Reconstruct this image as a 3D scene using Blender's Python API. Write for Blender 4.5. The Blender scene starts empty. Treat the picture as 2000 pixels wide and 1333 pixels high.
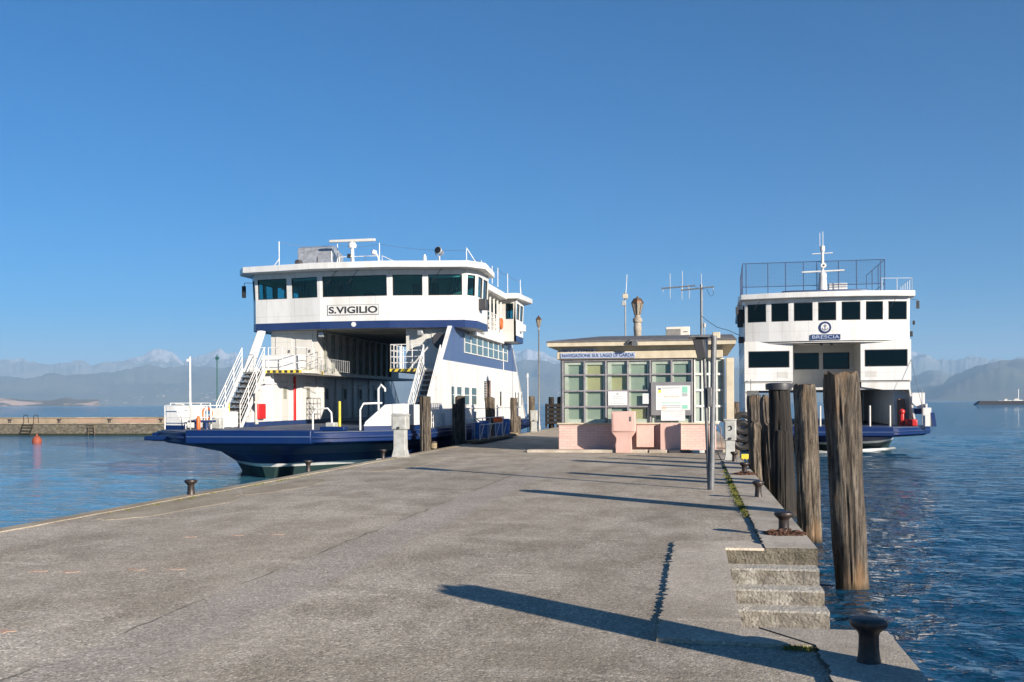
import bpy, math, random
from mathutils import Vector, Matrix, noise
random.seed(7)
C = bpy.context.scene.collection
R = math.radians
scn = bpy.context.scene
# ---------------------------------------------------------------- camera
F = 2000.0; HZ = 787.9; RHO = 0.0053; TH = R(10.07); EYE = 1.65; WZ = -1.0
cam_d = bpy.data.cameras.new("camera"); cam = bpy.data.objects.new("camera", cam_d); C.objects.link(cam)
cam_d.sensor_width = 36; cam_d.lens = 36 * F / 2000.0; cam_d.shift_y = (HZ - 666.5) / 2000.0
cam_d.clip_start = 0.1; cam_d.clip_end = 80000
cam.matrix_world = Matrix.Translation((0, 0, EYE)) @ Matrix.Rotation(TH, 4, 'Z') @ Matrix.Rotation(R(90), 4, 'X') @ Matrix.Rotation(-RHO, 4, 'Z')
scn.camera = cam
# ---------------------------------------------------------------- light
SUN_EL = R(17.5); sx, sy = .781, -.623
sun_az = math.atan2(sx, sy)            # clockwise from +Y
w = bpy.data.worlds.new("World"); scn.world = w; w.use_nodes = True
nt = w.node_tree; bg = nt.nodes['Background']
sky = nt.nodes.new('ShaderNodeTexSky'); sky.sky_type = 'NISHITA'; sky.sun_disc = False
sky.sun_elevation = SUN_EL; sky.sun_rotation = sun_az
sky.altitude = 900; sky.air_density = 1.0; sky.dust_density = 0.0; sky.ozone_density = 10
hs_ = nt.nodes.new('ShaderNodeHueSaturation'); hs_.inputs['Hue'].default_value = .492; hs_.inputs['Saturation'].default_value = 1.2; nt.links.new(sky.outputs[0], hs_.inputs['Color']); nt.links.new(hs_.outputs[0], bg.inputs[0]); bg.inputs[1].default_value = 0.0505
sd = bpy.data.lights.new("sun", 'SUN'); sd.energy = 5.0; sd.angle = R(.53); sd.color = (1, .90, .77)
so = bpy.data.objects.new("sun", sd); C.objects.link(so)
so.rotation_euler = Vector((-sx * math.cos(SUN_EL), -sy * math.cos(SUN_EL), -math.sin(SUN_EL))).to_track_quat('-Z', 'Y').to_euler()
scn.view_settings.view_transform = 'Standard'; scn.view_settings.look = 'None'
scn.view_settings.exposure = 1.12; scn.view_settings.gamma = 1

# ---------------------------------------------------------------- photo pixel -> metres
cT, sT = math.cos(TH), math.sin(TH)
def ray(px, py):
    dx, dy = px - 1000, py - HZ
    a, b = dx - RHO * dy, dy + RHO * dx
    k = a / F
    return k * cT - sT, cT + k * sT, -b / F
def AY(px, py, Y):
    d = ray(px, py); l = Y / d[1]; return d[0] * l, EYE + d[2] * l
def AX(px, py, X):
    d = ray(px, py); l = X / d[0]; return d[1] * l, EYE + d[2] * l
def AG(px, py, z=0.):
    d = ray(px, py); l = (z - EYE) / d[2]; return d[0] * l, d[1] * l
def XA(px, Y): return AY(px, HZ, Y)[0]

# ---------------------------------------------------------------- materials
MAT = {}
def mat(name, col, rough=.6, metal=0., col2=None, scale=3., stretch=(1, 1, 1), contrast=(.4, .65), bump=0., bscale=30., bdist=.01, spec=.5, detail=6.):
    m = bpy.data.materials.new(name); m.use_nodes = True; t = m.node_tree; p = t.nodes['Principled BSDF']
    p.inputs['Base Color'].default_value = (*col, 1); p.inputs['Roughness'].default_value = rough
    p.inputs['Metallic'].default_value = metal; p.inputs['Specular IOR Level'].default_value = spec
    tc = t.nodes.new('ShaderNodeTexCoord')
    if col2:
        mp = t.nodes.new('ShaderNodeMapping'); mp.inputs['Scale'].default_value = stretch
        t.links.new(tc.outputs['Object'], mp.inputs[0])
        n = t.nodes.new('ShaderNodeTexNoise'); n.inputs['Scale'].default_value = scale; n.inputs['Detail'].default_value = detail
        n.inputs['Roughness'].default_value = .62
        t.links.new(mp.outputs[0], n.inputs['Vector'])
        cr = t.nodes.new('ShaderNodeValToRGB'); cr.color_ramp.elements[0].position = contrast[0]; cr.color_ramp.elements[1].position = contrast[1]
        cr.color_ramp.elements[0].color = (*col, 1); cr.color_ramp.elements[1].color = (*col2, 1)
        t.links.new(n.outputs[0], cr.inputs[0]); t.links.new(cr.outputs[0], p.inputs['Base Color'])
    if bump:
        n2 = t.nodes.new('ShaderNodeTexNoise'); n2.inputs['Scale'].default_value = bscale; n2.inputs['Detail'].default_value = 4
        t.links.new(tc.outputs['Object'], n2.inputs['Vector'])
        b = t.nodes.new('ShaderNodeBump'); b.inputs['Strength'].default_value = bump; b.inputs['Distance'].default_value = bdist
        t.links.new(n2.outputs[0], b.inputs['Height']); t.links.new(b.outputs[0], p.inputs['Normal'])
    MAT[name] = m; return m
class NG:   # tiny node helper
    def __init__(s, name):
        s.m = bpy.data.materials.new(name); s.m.use_nodes = True; s.t = s.m.node_tree; s.p = s.t.nodes['Principled BSDF']
        s.tc = s.t.nodes.new('ShaderNodeTexCoord'); MAT[name] = s.m
    def L(s, a, b): s.t.links.new(a, b)
    def setin(s, sock, v):
        if isinstance(v, bpy.types.NodeSocket): s.L(v, sock)
        elif isinstance(v, tuple) and len(v) == 3 and sock.type == 'RGBA': sock.default_value = (*v, 1)
        else: sock.default_value = v
    def noise(s, scale, stretch=(1, 1, 1), detail=5., rough=.6, rot=0.):
        mp = s.t.nodes.new('ShaderNodeMapping'); mp.inputs['Scale'].default_value = stretch; mp.inputs['Rotation'].default_value = (0, 0, rot)
        s.L(s.tc.outputs['Object'], mp.inputs[0])
        n = s.t.nodes.new('ShaderNodeTexNoise'); n.inputs['Scale'].default_value = scale; n.inputs['Detail'].default_value = detail; n.inputs['Roughness'].default_value = rough
        s.L(mp.outputs[0], n.inputs['Vector']); return n.outputs[0]
    def vor(s, scale, stretch=(1, 1, 1), out='Color'):
        mp = s.t.nodes.new('ShaderNodeMapping'); mp.inputs['Scale'].default_value = stretch; s.L(s.tc.outputs['Object'], mp.inputs[0])
        n = s.t.nodes.new('ShaderNodeTexVoronoi'); n.inputs['Scale'].default_value = scale
        s.L(mp.outputs[0], n.inputs['Vector']); return n.outputs[out]
    def ramp(s, v, stops):
        n = s.t.nodes.new('ShaderNodeValToRGB'); e = n.color_ramp.elements
        while len(e) < len(stops): e.new(.5)
        for i, (p, c) in enumerate(stops):
            e[i].position = p; e[i].color = (*c, 1) if isinstance(c, tuple) else (c, c, c, 1)
        s.L(v, n.inputs[0]); return n.outputs[0]
    def mix(s, f, a, b, mode='MIX'):
        n = s.t.nodes.new('ShaderNodeMix'); n.data_type = 'RGBA'; n.blend_type = mode
        s.setin(n.inputs[0], f); s.setin(n.inputs[6], a); s.setin(n.inputs[7], b); return n.outputs[2]
    def math(s, op, a, b=0., c=None):
        n = s.t.nodes.new('ShaderNodeMath'); n.operation = op; s.setin(n.inputs[0], a); s.setin(n.inputs[1], b)
        if c is not None: s.setin(n.inputs[2], c)
        return n.outputs[0]
    def xyz(s):
        n = s.t.nodes.new('ShaderNodeSeparateXYZ'); s.L(s.tc.outputs['Object'], n.inputs[0]); return n.outputs
    def bump(s, h, strength, dist, prev=None):
        b = s.t.nodes.new('ShaderNodeBump'); s.setin(b.inputs['Strength'], strength); b.inputs['Distance'].default_value = dist
        s.L(h, b.inputs['Height'])
        if prev is not None: s.L(prev, b.inputs['Normal'])
        return b.outputs[0]
    def fin(s, col=None, rough=None, normal=None, **k):
        if col is not None: s.setin(s.p.inputs['Base Color'], col)
        if rough is not None: s.setin(s.p.inputs['Roughness'], rough)
        if normal is not None: s.L(normal, s.p.inputs['Normal'])
        for a, b in k.items(): s.p.inputs[a.replace('_', ' ')].default_value = b
        return s.m
    def band(s, v, a, b, soft):   # 1 between a and b
        lo = s.math('MULTIPLY', s.math('SUBTRACT', v, a), 1 / soft); hi = s.math('MULTIPLY', s.math('SUBTRACT', b, v), 1 / soft)
        n = s.t.nodes.new('ShaderNodeClamp'); s.L(s.math('MINIMUM', lo, hi), n.inputs[0]); return n.outputs[0]

# ship paints
def paint(name, col, dirt, amt=.5, rough=.38, rust=0.):
    g = NG(name)
    st = g.noise(1.3, (1, 1, .18), 6, .7); f = g.ramp(st, [(.45, 0.), (.8, amt)])
    c = g.mix(f, col, dirt)
    if rust:
        r = g.noise(2.6, (1.3, 1.3, .16), 9, .75); c = g.mix(g.ramp(r, [(.66, 0.), (.78, rust)]), c, (.28, .12, .05))
    x, y, z = g.xyz(); hgt = None
    if rust:
        f1 = g.math('PINGPONG', g.math('ADD', g.math('ADD', x, y), 50.), .62); f2 = g.math('PINGPONG', g.math('ADD', z, 50.13), .58)
        sm = g.math('MINIMUM', f1, f2); ln = g.ramp(sm, [(.004, 1.), (.016, 0.)])
        c = g.mix(g.math('MULTIPLY', ln, .28), c, tuple(q * .45 for q in dirt)); hgt = g.math('MULTIPLY', ln, -1.)
    n = g.bump(g.noise(.9, detail=3), .3, .03)
    if hgt is not None: n = g.bump(hgt, .4, .004, n)
    return g.fin(c, rough, n, Specular_IOR_Level=.3)
paint('ship_white', (.66, .66, .65), (.38, .355, .31), .6, .35, .55)
paint('ship_cream', (.54, .53, .50), (.36, .34, .30), .5, .42, .3)
paint('hull_blue', (.003, .019, .095), (.008, .026, .08), .8, .42, .25)
g = NG('hull_lower'); g.fin(g.mix(g.ramp(g.noise(1.1, (1, 1, .3), 6), [(.45, 0.), (.75, .8)]), (.003, .018, .10), (.006, .014, .04)), .55, None, Specular_IOR_Level=.25)
paint('navy', (.018, .038, .12), (.035, .055, .13), .6, .35)
paint('side_blue', (.06, .10, .21), (.09, .13, .22), .7, .35)
paint('hull_green', (.010, .030, .032), (.02, .035, .03), .8, .6)
paint('deck_blue', (.05, .08, .14), (.14, .13, .13), .9, .6, .3)
mat('black_hull', (.012, .014, .02), .4, col2=(.03, .03, .035), scale=2)
mat('rail_white', (.68, .68, .66), .4, col2=(.5, .46, .41), scale=4, contrast=(.5, .75))
mat('step_grey', (.10, .10, .105), .7, col2=(.2, .19, .18), scale=6)
mat('red_paint', (.55, .02, .02), .4, col2=(.42, .02, .02)); mat('orange_paint', (.70, .14, .03), .5, col2=(.5, .1, .03))
mat('yellow_paint', (.70, .55, .05), .5, col2=(.5, .38, .05)); mat('black_rubber', (.015, .015, .017), .6, col2=(.03, .03, .03))
mat('galv', (.46, .47, .49), .38, .45, col2=(.30, .31, .32), scale=5); mat('grey_metal', (.16, .16, .165), .45, .3, col2=(.11, .11, .115), scale=8)
mat('pole_grey', (.20, .205, .215), .38, .2, col2=(.14, .145, .15), scale=9)
mat('rope', (.34, .27, .17), .9, col2=(.2, .15, .09), scale=40); mat('orange_rope', (.6, .22, .07), .9, col2=(.4, .13, .05), scale=30)
mat('iron', (.022, .019, .02), .45, .2, col2=(.06, .042, .034), scale=14, bump=.4, bscale=60, bdist=.003)
mat('rust', (.13, .055, .03), .85, .1, col2=(.06, .035, .025), scale=30, bump=.5, bscale=90, bdist=.003)
mat('kiosk_cream', (.55, .485, .365), .75, col2=(.44, .38, .28), scale=2.5, bump=.2, bscale=40, bdist=.004)
mat('frame_grey', (.27, .255, .27), .5, col2=(.19, .18, .2), scale=5); mat('frame_white', (.55, .55, .52), .5, col2=(.45, .44, .40), scale=4)
mat('pink_paint', (.62, .40, .35), .6, col2=(.54, .34, .29), scale=2.2, bump=.15, bscale=30, bdist=.003)
mat('roof_felt', (.15, .145, .15), .85, col2=(.09, .09, .095), scale=5, bump=.5, bscale=35, bdist=.01)
mat('cab_grey', (.42, .43, .41), .55, col2=(.31, .31, .29), scale=5, bump=.1); mat('ac_white', (.66, .63, .56), .5, col2=(.55, .52, .45))
mat('bronze', (.14, .075, .045), .5, .5, col2=(.08, .06, .04), scale=12); mat('lamp_glass', (.30, .27, .21), .25, col2=(.2, .18, .15))
mat('stone', (.38, .33, .27), .85, col2=(.24, .21, .17), scale=9, bump=.5, bscale=40, bdist=.01)
mat('board_blue', (.36, .42, .56), .6, col2=(.28, .34, .48), scale=6); mat('text_navy', (.02, .045, .16), .6); mat('text_black', (.03, .03, .035), .5)
mat('paper', (.66, .66, .65), .6, col2=(.58, .58, .58)); mat('paper_green', (.22, .52, .40), .6); mat('paper_ink', (.35, .38, .40), .6)
mat('paper_yellow', (.8, .72, .08), .6); mat('paper_orange', (.8, .35, .15), .6); mat('panel_grey', (.24, .235, .245), .45, .2, col2=(.2, .195, .2), scale=3)
mat('door_brown', (.20, .12, .08), .6, col2=(.13, .08, .06), scale=9); mat('rail_blue', (.06, .09, .17), .45, .2, col2=(.09, .12, .2))
mat('blue_plastic', (.03, .12, .35), .45, col2=(.02, .08, .26)); mat('curtain_teal', (.03, .26, .34), .8, col2=(.02, .15, .22), scale=14, stretch=(3, 3, .2))
mat('interior', (.25, .26, .22), .8, col2=(.15, .16, .14)); mat('dark_panel', (.035, .035, .04), .5, col2=(.05, .05, .055))
mat('buoy', (.30, .065, .03), .7, col2=(.2, .05, .03), scale=8); mat('green_pole', (.02, .09, .08), .5); mat('tent_white', (.8, .78, .74), .6)
mat('faded_orange', (.52, .26, .16), .9, col2=(.46, .38, .30), scale=18, contrast=(.35, .6)); mat('foam_white', (.75, .78, .78), .6)
def glass(name, tint, refl=.10, mixdark=None):
    m = bpy.data.materials.new(name); m.use_nodes = True; t = m.node_tree; t.nodes.remove(t.nodes['Principled BSDF'])
    tr = t.nodes.new('ShaderNodeBsdfTransparent'); tr.inputs[0].default_value = (*tint, 1)
    gl = t.nodes.new('ShaderNodeBsdfGlossy'); gl.inputs['Roughness'].default_value = .03
    lw = t.nodes.new('ShaderNodeLayerWeight'); pw = t.nodes.new('ShaderNodeMath'); pw.operation = 'POWER'; pw.inputs[1].default_value = 5; t.links.new(lw.outputs['Facing'], pw.inputs[0])
    ad = t.nodes.new('ShaderNodeMath'); ad.operation = 'MULTIPLY_ADD'; ad.inputs[1].default_value = .96; ad.inputs[2].default_value = .04; t.links.new(pw.outputs[0], ad.inputs[0])
    mx = t.nodes.new('ShaderNodeMixShader'); t.links.new(ad.outputs[0], mx.inputs[0]); t.links.new(tr.outputs[0], mx.inputs[1]); t.links.new(gl.outputs[0], mx.inputs[2])
    t.links.new(mx.outputs[0], t.nodes['Material Output'].inputs[0]); MAT[name] = m
glass('glass_teal', (.50, .78, .80)); glass('glass_smoke', (.16, .165, .17)); glass('glass_clear', (.93, .96, .93))
mat('glass_dark', (.012, .014, .016), .06, col2=(.02, .022, .024), scale=.7, spec=.6)
mat('glass_green', (.085, .15, .16), .08, col2=(.05, .09, .10), scale=1.1, contrast=(.35, .7), spec=.7)
mat('blind_green', (.30, .345, .30), .5, col2=(.21, .26, .235), scale=.9, contrast=(.35, .7)); mat('blind_yellow', (.40, .37, .21), .5, col2=(.33, .31, .18), scale=1.3)

# weathered timber
def timber(name, a, b, c, wet=True, wm=.75):
    g = NG(name)
    gr = g.noise(8, (1, 1, .13), 9, .75); gr2 = g.noise(34, (1, 1, .06), 8, .8)
    col = g.ramp(gr, [(.30, a), (.5, b), (.72, c)])
    col = g.mix(g.ramp(gr2, [(.43, 1.), (.54, .0)]), col, (.018, .014, .011))
    warm = g.ramp(g.noise(1.6, (1, 1, .45), 3), [(.52, 0.), (.68, wm)])
    col = g.mix(warm, col, g.mix(.6, col, (.34, .19, .08)))
    z = g.xyz()[2]
    kn = g.ramp(g.noise(3.2, (1, 1, .6), 5, .6), [(.28, .85), (.36, 0.)]); col = g.mix(kn, col, (.03, .02, .014))
    tide = g.band(g.math('ADD', z, g.math('MULTIPLY', g.noise(5, detail=3), .18)), -5., .24, .14)
    col = g.mix(tide, col, (.045, .035, .022))
    h = g.math('ADD', g.math('MULTIPLY', gr, .6), gr2)
    return g.fin(col, .9, g.bump(h, 1., .03))
timber('timber', (.035, .029, .023), (.115, .092, .07), (.27, .235, .19), wm=.85)
timber('timber_dark', (.010, .009, .009), (.022, .019, .017), (.055, .047, .04), wm=.0)
timber('timber_light', (.055, .043, .032), (.15, .118, .086), (.31, .265, .205), wm=.8)

# aggregate pavement of the pier
def pavement(name, base, hi, lo, strip=True, speck=1.):
    g = NG(name); xyz = g.xyz()
    big = g.noise(.22, (1, .6, 1), 5, .6); mid = g.noise(1.4, (1.0, .5, 1), 6, .65)
    col = g.ramp(big, [(.35, base), (.62, hi)])
    col = g.mix(g.ramp(mid, [(.40, .75), (.58, 0.)]), col, lo)
    col = g.mix(g.ramp(g.noise(.7, (.5, 1.6, 1), 7, .7, .35), [(.56, 0.), (.74, .7)]), col, tuple(min(1, h * 1.22) for h in hi))
    st_ = g.ramp(g.noise(.16, (1, .45, 1), 6, .65, .2), [(.40, .76), (.52, 1.), (.66, 1.12)]); col = g.mix(.85, col, g.mix(1., col, st_, 'MULTIPLY'))
    sc = g.ramp(g.noise(1.9, (.25, 1.6, 1), 8, .75, .6), [(.57, 0.), (.70, .7)]); col = g.mix(sc, col, tuple(min(1, h * 1.3) for h in hi))
    if strip:
        xs = g.math('ADD', xyz[0], g.math('MULTIPLY', g.noise(1.1, detail=3), .25))
        st = g.band(xs, -4.0, -3.15, .12)
        col = g.mix(g.math('MULTIPLY', st, .5), col, (.40, .345, .30))
        cr = g.math('MULTIPLY', g.band(g.math('ADD', xyz[0], g.math('MULTIPLY', g.noise(2.6, detail=7), .16)), -4.035, -4.0, .008), g.ramp(g.noise(.9), [(.4, 0.), (.55, 1.)]))
        col = g.mix(g.math('MULTIPLY', cr, .65), col, (.06, .05, .04))
    v = g.vor(62); sp = g.ramp(v, [(.0, .30), (.3, .80), (.7, 1.06), (1., 2.0)])
    v2 = g.vor(24); sp2 = g.ramp(v2, [(.0, .72), (.25, 1.), (.85, 1.), (.97, 1.4)])
    am = g.ramp(g.noise(.55, (1, .6, 1), 4), [(.30, .55 * speck), (.55, 1. * speck)])
    col = g.mix(am, col, g.mix(1., col, sp, 'MULTIPLY')); col = g.mix(g.math('MULTIPLY', am, .8), col, g.mix(1., col, sp2, 'MULTIPLY'))
    pit = g.ramp(g.noise(17, detail=4), [(.66, 0.), (.72, .7)]); col = g.mix(pit, col, tuple(x * .55 for x in lo))
    d = g.vor(62, out='Distance'); h = g.math('ADD', g.math('MULTIPLY', d, -.8), g.math('MULTIPLY', g.noise(26, detail=5), .6))
    n = g.bump(g.noise(.8, detail=4), .25, .04); n = g.bump(h, .45, .006, n)
    return g.fin(col, .88, n, Specular_IOR_Level=.25)
pavement('pavement', (.41, .35, .27), (.51, .445, .36), (.31, .26, .195))
pavement('slab', (.50, .43, .34), (.58, .505, .41), (.42, .355, .27), False, .6)
pavement('coping', (.46, .40, .325), (.54, .48, .40), (.35, .30, .235), False, .5)
pavement('edge_conc', (.37, .31, .22), (.45, .385, .29), (.26, .21, .15), False, .45)
def rough_conc(name, a, b, c, lichen=.5):
    g = NG(name)
    n1 = g.noise(3.5, (1, 1, 1.4), 9, .75); col = g.ramp(n1, [(.33, a), (.5, b), (.68, c)])
    col = g.mix(g.ramp(g.noise(2.1, detail=6), [(.56, 0.), (.68, lichen)]), col, (.24, .19, .055))
    col = g.mix(g.ramp(g.noise(15, detail=5), [(.60, 0.), (.67, .8)]), col, (.07, .06, .045))
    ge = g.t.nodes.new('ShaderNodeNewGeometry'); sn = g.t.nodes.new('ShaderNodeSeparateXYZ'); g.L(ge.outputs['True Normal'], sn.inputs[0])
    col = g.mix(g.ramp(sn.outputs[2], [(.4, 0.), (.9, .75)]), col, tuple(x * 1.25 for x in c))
    xyz = g.xyz(); col = g.mix(g.band(xyz[2], -4., -.78, .12), col, (.03, .035, .02))
    n = g.bump(g.noise(5, detail=8, rough=.7), .9, .07); n = g.bump(g.vor(30, out='Distance'), .6, .015, n)
    return g.fin(col, .93, n, Specular_IOR_Level=.2)
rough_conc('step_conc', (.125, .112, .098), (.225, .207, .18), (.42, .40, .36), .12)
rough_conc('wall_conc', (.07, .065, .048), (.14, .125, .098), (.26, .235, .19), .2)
# pink brick
g = NG('pink_brick'); br = g.t.nodes.new('ShaderNodeTexBrick'); br.inputs['Scale'].default_value = 1.
mp = g.t.nodes.new('ShaderNodeMapping'); mp.inputs['Rotation'].default_value = (R(90), 0, 0); g.L(g.tc.outputs['Object'], mp.inputs[0]); g.L(mp.outputs[0], br.inputs[0])
br.inputs['Brick Width'].default_value = .26; br.inputs['Row Height'].default_value = .085; br.inputs['Mortar Size'].default_value = .006
br.inputs['Color1'].default_value = (.64, .45, .40, 1); br.inputs['Color2'].default_value = (.59, .40, .355, 1); br.inputs['Mortar'].default_value = (.46, .29, .25, 1)
col = g.mix(g.ramp(g.noise(2.5, detail=7), [(.5, 0.), (.75, .5)]), br.outputs[0], (.62, .48, .42))
g.fin(col, .8, g.bump(br.outputs['Fac'], .5, -.01))
# jetty wall far
g = NG('jetty_block'); z = g.xyz()
br = g.t.nodes.new('ShaderNodeTexBrick'); mp = g.t.nodes.new('ShaderNodeMapping'); mp.inputs['Rotation'].default_value = (R(90), 0, 0)
g.L(g.tc.outputs['Object'], mp.inputs[0]); g.L(mp.outputs[0], br.inputs[0]); br.inputs['Scale'].default_value = 1.
br.inputs['Brick Width'].default_value = 1.1; br.inputs['Row Height'].default_value = .5; br.inputs['Mortar Size'].default_value = .02
br.inputs['Color1'].default_value = (.36, .28, .20, 1); br.inputs['Color2'].default_value = (.31, .255, .19, 1); br.inputs['Mortar'].default_value = (.18, .14, .10, 1)
col = g.mix(g.ramp(g.noise(.16, (1, 1, 1), 3), [(.5, 0.), (.62, .75)]), br.outputs[0], (.44, .26, .20))
g.fin(g.mix(g.ramp(g.noise(1.2, detail=7), [(.5, 0.), (.7, .5)]), col, (.2, .17, .12)), .9)
# grass
mat('moss', (.10, .12, .02), .9, col2=(.22, .20, .05), scale=9)

# water
g = NG('water'); X, Y, Z = g.xyz()
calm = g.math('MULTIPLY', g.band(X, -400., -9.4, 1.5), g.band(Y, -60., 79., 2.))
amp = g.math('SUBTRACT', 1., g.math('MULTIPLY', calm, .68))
dist = g.math('ADD', g.math('ABSOLUTE', Y), 8.)
w1 = g.noise(.42, (.75, 1.25, 1), 3, .5, .35); w2 = g.noise(1.5, (.7, 1.3, 1), 4, .55, -.2); w3 = g.noise(6.0, (.75, 1.2, 1), 3, .5, .1)
gust = g.ramp(g.noise(.035, (1, .5, 1), 3), [(.35, .65), (.65, 1.15)])
amp = g.math('MULTIPLY', amp, gust)
w4 = g.noise(3.1, (.7, 1.25, 1), 3, .5, .5)
n = g.bump(w2, amp, .25); n = g.bump(w4, amp, .16, n); n = g.bump(w3, amp, .06, n)
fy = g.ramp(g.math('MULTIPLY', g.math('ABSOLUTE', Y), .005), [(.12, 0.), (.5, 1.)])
bodyc = g.mix(calm, g.mix(fy, (.005, .043, .09), (.02, .12, .22)), (.05, .20, .30))  # far and calm water painted lighter in the body colour, standing in for sky reflection
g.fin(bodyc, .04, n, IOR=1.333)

# ---------------------------------------------------------------- mesh helpers
class MB:
    def __init__(s): s.v = []; s.f = []; s.mi = []
    def add(s, vs, fs, m=0):
        o = len(s.v); s.v += [tuple(v) for v in vs]; s.f += [tuple(i + o for i in f) for f in fs]; s.mi += [m] * len(fs); return s
    def box(s, x0, x1, y0, y1, z0, z1, m=0):
        if x0 > x1: x0, x1 = x1, x0
        if y0 > y1: y0, y1 = y1, y0
        return s.add([(x0, y0, z0), (x1, y0, z0), (x1, y1, z0), (x0, y1, z0), (x0, y0, z1), (x1, y0, z1), (x1, y1, z1), (x0, y1, z1)],
                     [(3, 2, 1, 0), (4, 5, 6, 7), (0, 1, 5, 4), (1, 2, 6, 5), (2, 3, 7, 6), (3, 0, 4, 7)], m)
    def hexa(s, p, m=0):
        return s.add(p, [(3, 2, 1, 0), (4, 5, 6, 7), (0, 1, 5, 4), (1, 2, 6, 5), (2, 3, 7, 6), (3, 0, 4, 7)], m)
    def tube(s, p0, p1, r, n=8, r1=None, m=0):
        p0, p1 = Vector(p0), Vector(p1); r1 = r if r1 is None else r1; d = (p1 - p0)
        if d.length < 1e-6: return s
        d.normalize(); a = d.orthogonal().normalized(); b = d.cross(a); vs = []
        for p, q in ((p0, r), (p1, r1)):
            for i in range(n): t = 2 * math.pi * i / n; vs.append(p + a * q * math.cos(t) + b * q * math.sin(t))
        return s.add(vs, [(i, (i + 1) % n, n + (i + 1) % n, n + i) for i in range(n)] + [tuple(range(n))[::-1], tuple(range(n, 2 * n))], m)
    def path(s, pts, r, n=7, m=0):
        pts = [Vector(p) for p in pts]; vs = []; prev = None
        for i, p in enumerate(pts):
            d = (pts[min(i + 1, len(pts) - 1)] - pts[max(i - 1, 0)]).normalized()
            a = d.orthogonal().normalized() if prev is None else (prev - d * prev.dot(d)).normalized(); prev = a; b = d.cross(a)
            for k in range(n): t = 2 * math.pi * k / n; vs.append(p + a * r * math.cos(t) + b * r * math.sin(t))
        fs = [(i * n + k, i * n + (k + 1) % n, (i + 1) * n + (k + 1) % n, (i + 1) * n + k) for i in range(len(pts) - 1) for k in range(n)]
        return s.add(vs, fs + [tuple(range(n))[::-1], tuple(range((len(pts) - 1) * n, len(pts) * n))], m)
    def lathe(s, cx, cy, prof, n=20, m=0, sx=1., sy=1.):
        vs = []
        for r, z in prof:
            for k in range(n): t = 2 * math.pi * k / n; vs.append((cx + r * math.cos(t) * sx, cy + r * math.sin(t) * sy, z))
        L = len(prof)
        fs = [(i * n + k, i * n + (k + 1) % n, (i + 1) * n + (k + 1) % n, (i + 1) * n + k) for i in range(L - 1) for k in range(n)]
        return s.add(vs, fs + [tuple(range(n))[::-1], tuple(range((L - 1) * n, L * n))], m)
    def prism(s, poly, z0, z1, m=0, top=None):      # poly in XY, counter clockwise
        n = len(poly); z1s = top or [z1] * n
        vs = [(x, y, z0) for x, y in poly] + [(x, y, z) for (x, y), z in zip(poly, z1s)]
        return s.add(vs, [tuple(range(n))[::-1], tuple(range(n, 2 * n))] + [(i, (i + 1) % n, n + (i + 1) % n, n + i) for i in range(n)], m)
    def plate(s, poly, x0, x1, m=0):    # poly in YZ extruded along X
        n = len(poly)
        vs = [(x0, y, z) for y, z in poly] + [(x1, y, z) for y, z in poly]
        return s.add(vs, [tuple(range(n)), tuple(range(n, 2 * n))[::-1]] + [(i, n + i, n + (i + 1) % n, (i + 1) % n) for i in range(n)], m)
    def fplate(s, poly, y0, y1, m=0):   # poly in XZ extruded along Y
        n = len(poly)
        vs = [(x, y0, z) for x, z in poly] + [(x, y1, z) for x, z in poly]
        return s.add(vs, [tuple(range(n)), tuple(range(n, 2 * n))[::-1]] + [(i, n + i, n + (i + 1) % n, (i + 1) % n) for i in range(n)], m)
    def wall(s, A, B, z0, z1, holes=(), th=.08, lean=0., m=0):
        A, B = Vector(A), Vector(B); d = (B - A); L = d.length; d /= L; nrm = Vector((d.y, -d.x)); H = z1 - z0
        us = sorted({0., 1.} | {h[0] for h in holes} | {h[1] for h in holes}); vs = sorted({0., 1.} | {h[2] for h in holes} | {h[3] for h in holes})
        def P(u, v, back):
            q = A + d * L * u + nrm * (lean * v - (th if back else 0)); return (q.x, q.y, z0 + H * v)
        def solid(i, j):
            if i < 0 or j < 0 or i >= len(us) - 1 or j >= len(vs) - 1: return False
            u, v = (us[i] + us[i + 1]) / 2, (vs[j] + vs[j + 1]) / 2
            return not any(h[0] < u < h[1] and h[2] < v < h[3] for h in holes)
        for i in range(len(us) - 1):
            for j in range(len(vs) - 1):
                if not solid(i, j): continue
                a, b, c, e = us[i], us[i + 1], vs[j], vs[j + 1]
                s.add([P(a, c, 0), P(b, c, 0), P(b, e, 0), P(a, e, 0)], [(0, 1, 2, 3)], m)
                s.add([P(a, c, 1), P(b, c, 1), P(b, e, 1), P(a, e, 1)], [(3, 2, 1, 0)], m)
                if not solid(i - 1, j): s.add([P(a, c, 1), P(a, c, 0), P(a, e, 0), P(a, e, 1)], [(0, 1, 2, 3)], m)
                if not solid(i + 1, j): s.add([P(b, c, 0), P(b, c, 1), P(b, e, 1), P(b, e, 0)], [(0, 1, 2, 3)], m)
                if not solid(i, j - 1): s.add([P(a, c, 1), P(b, c, 1), P(b, c, 0), P(a, c, 0)], [(0, 1, 2, 3)], m)
                if not solid(i, j + 1): s.add([P(a, e, 0), P(b, e, 0), P(b, e, 1), P(a, e, 1)], [(0, 1, 2, 3)], m)
        return P
    def ball(s, c, r, n=12, m=0, sz=1.):
        pr = [(max(1e-3, r * math.sin(math.pi * i / n)), c[2] - r * sz * math.cos(math.pi * i / n)) for i in range(n + 1)]
        return s.lathe(c[0], c[1], pr, 16, m)
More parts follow.
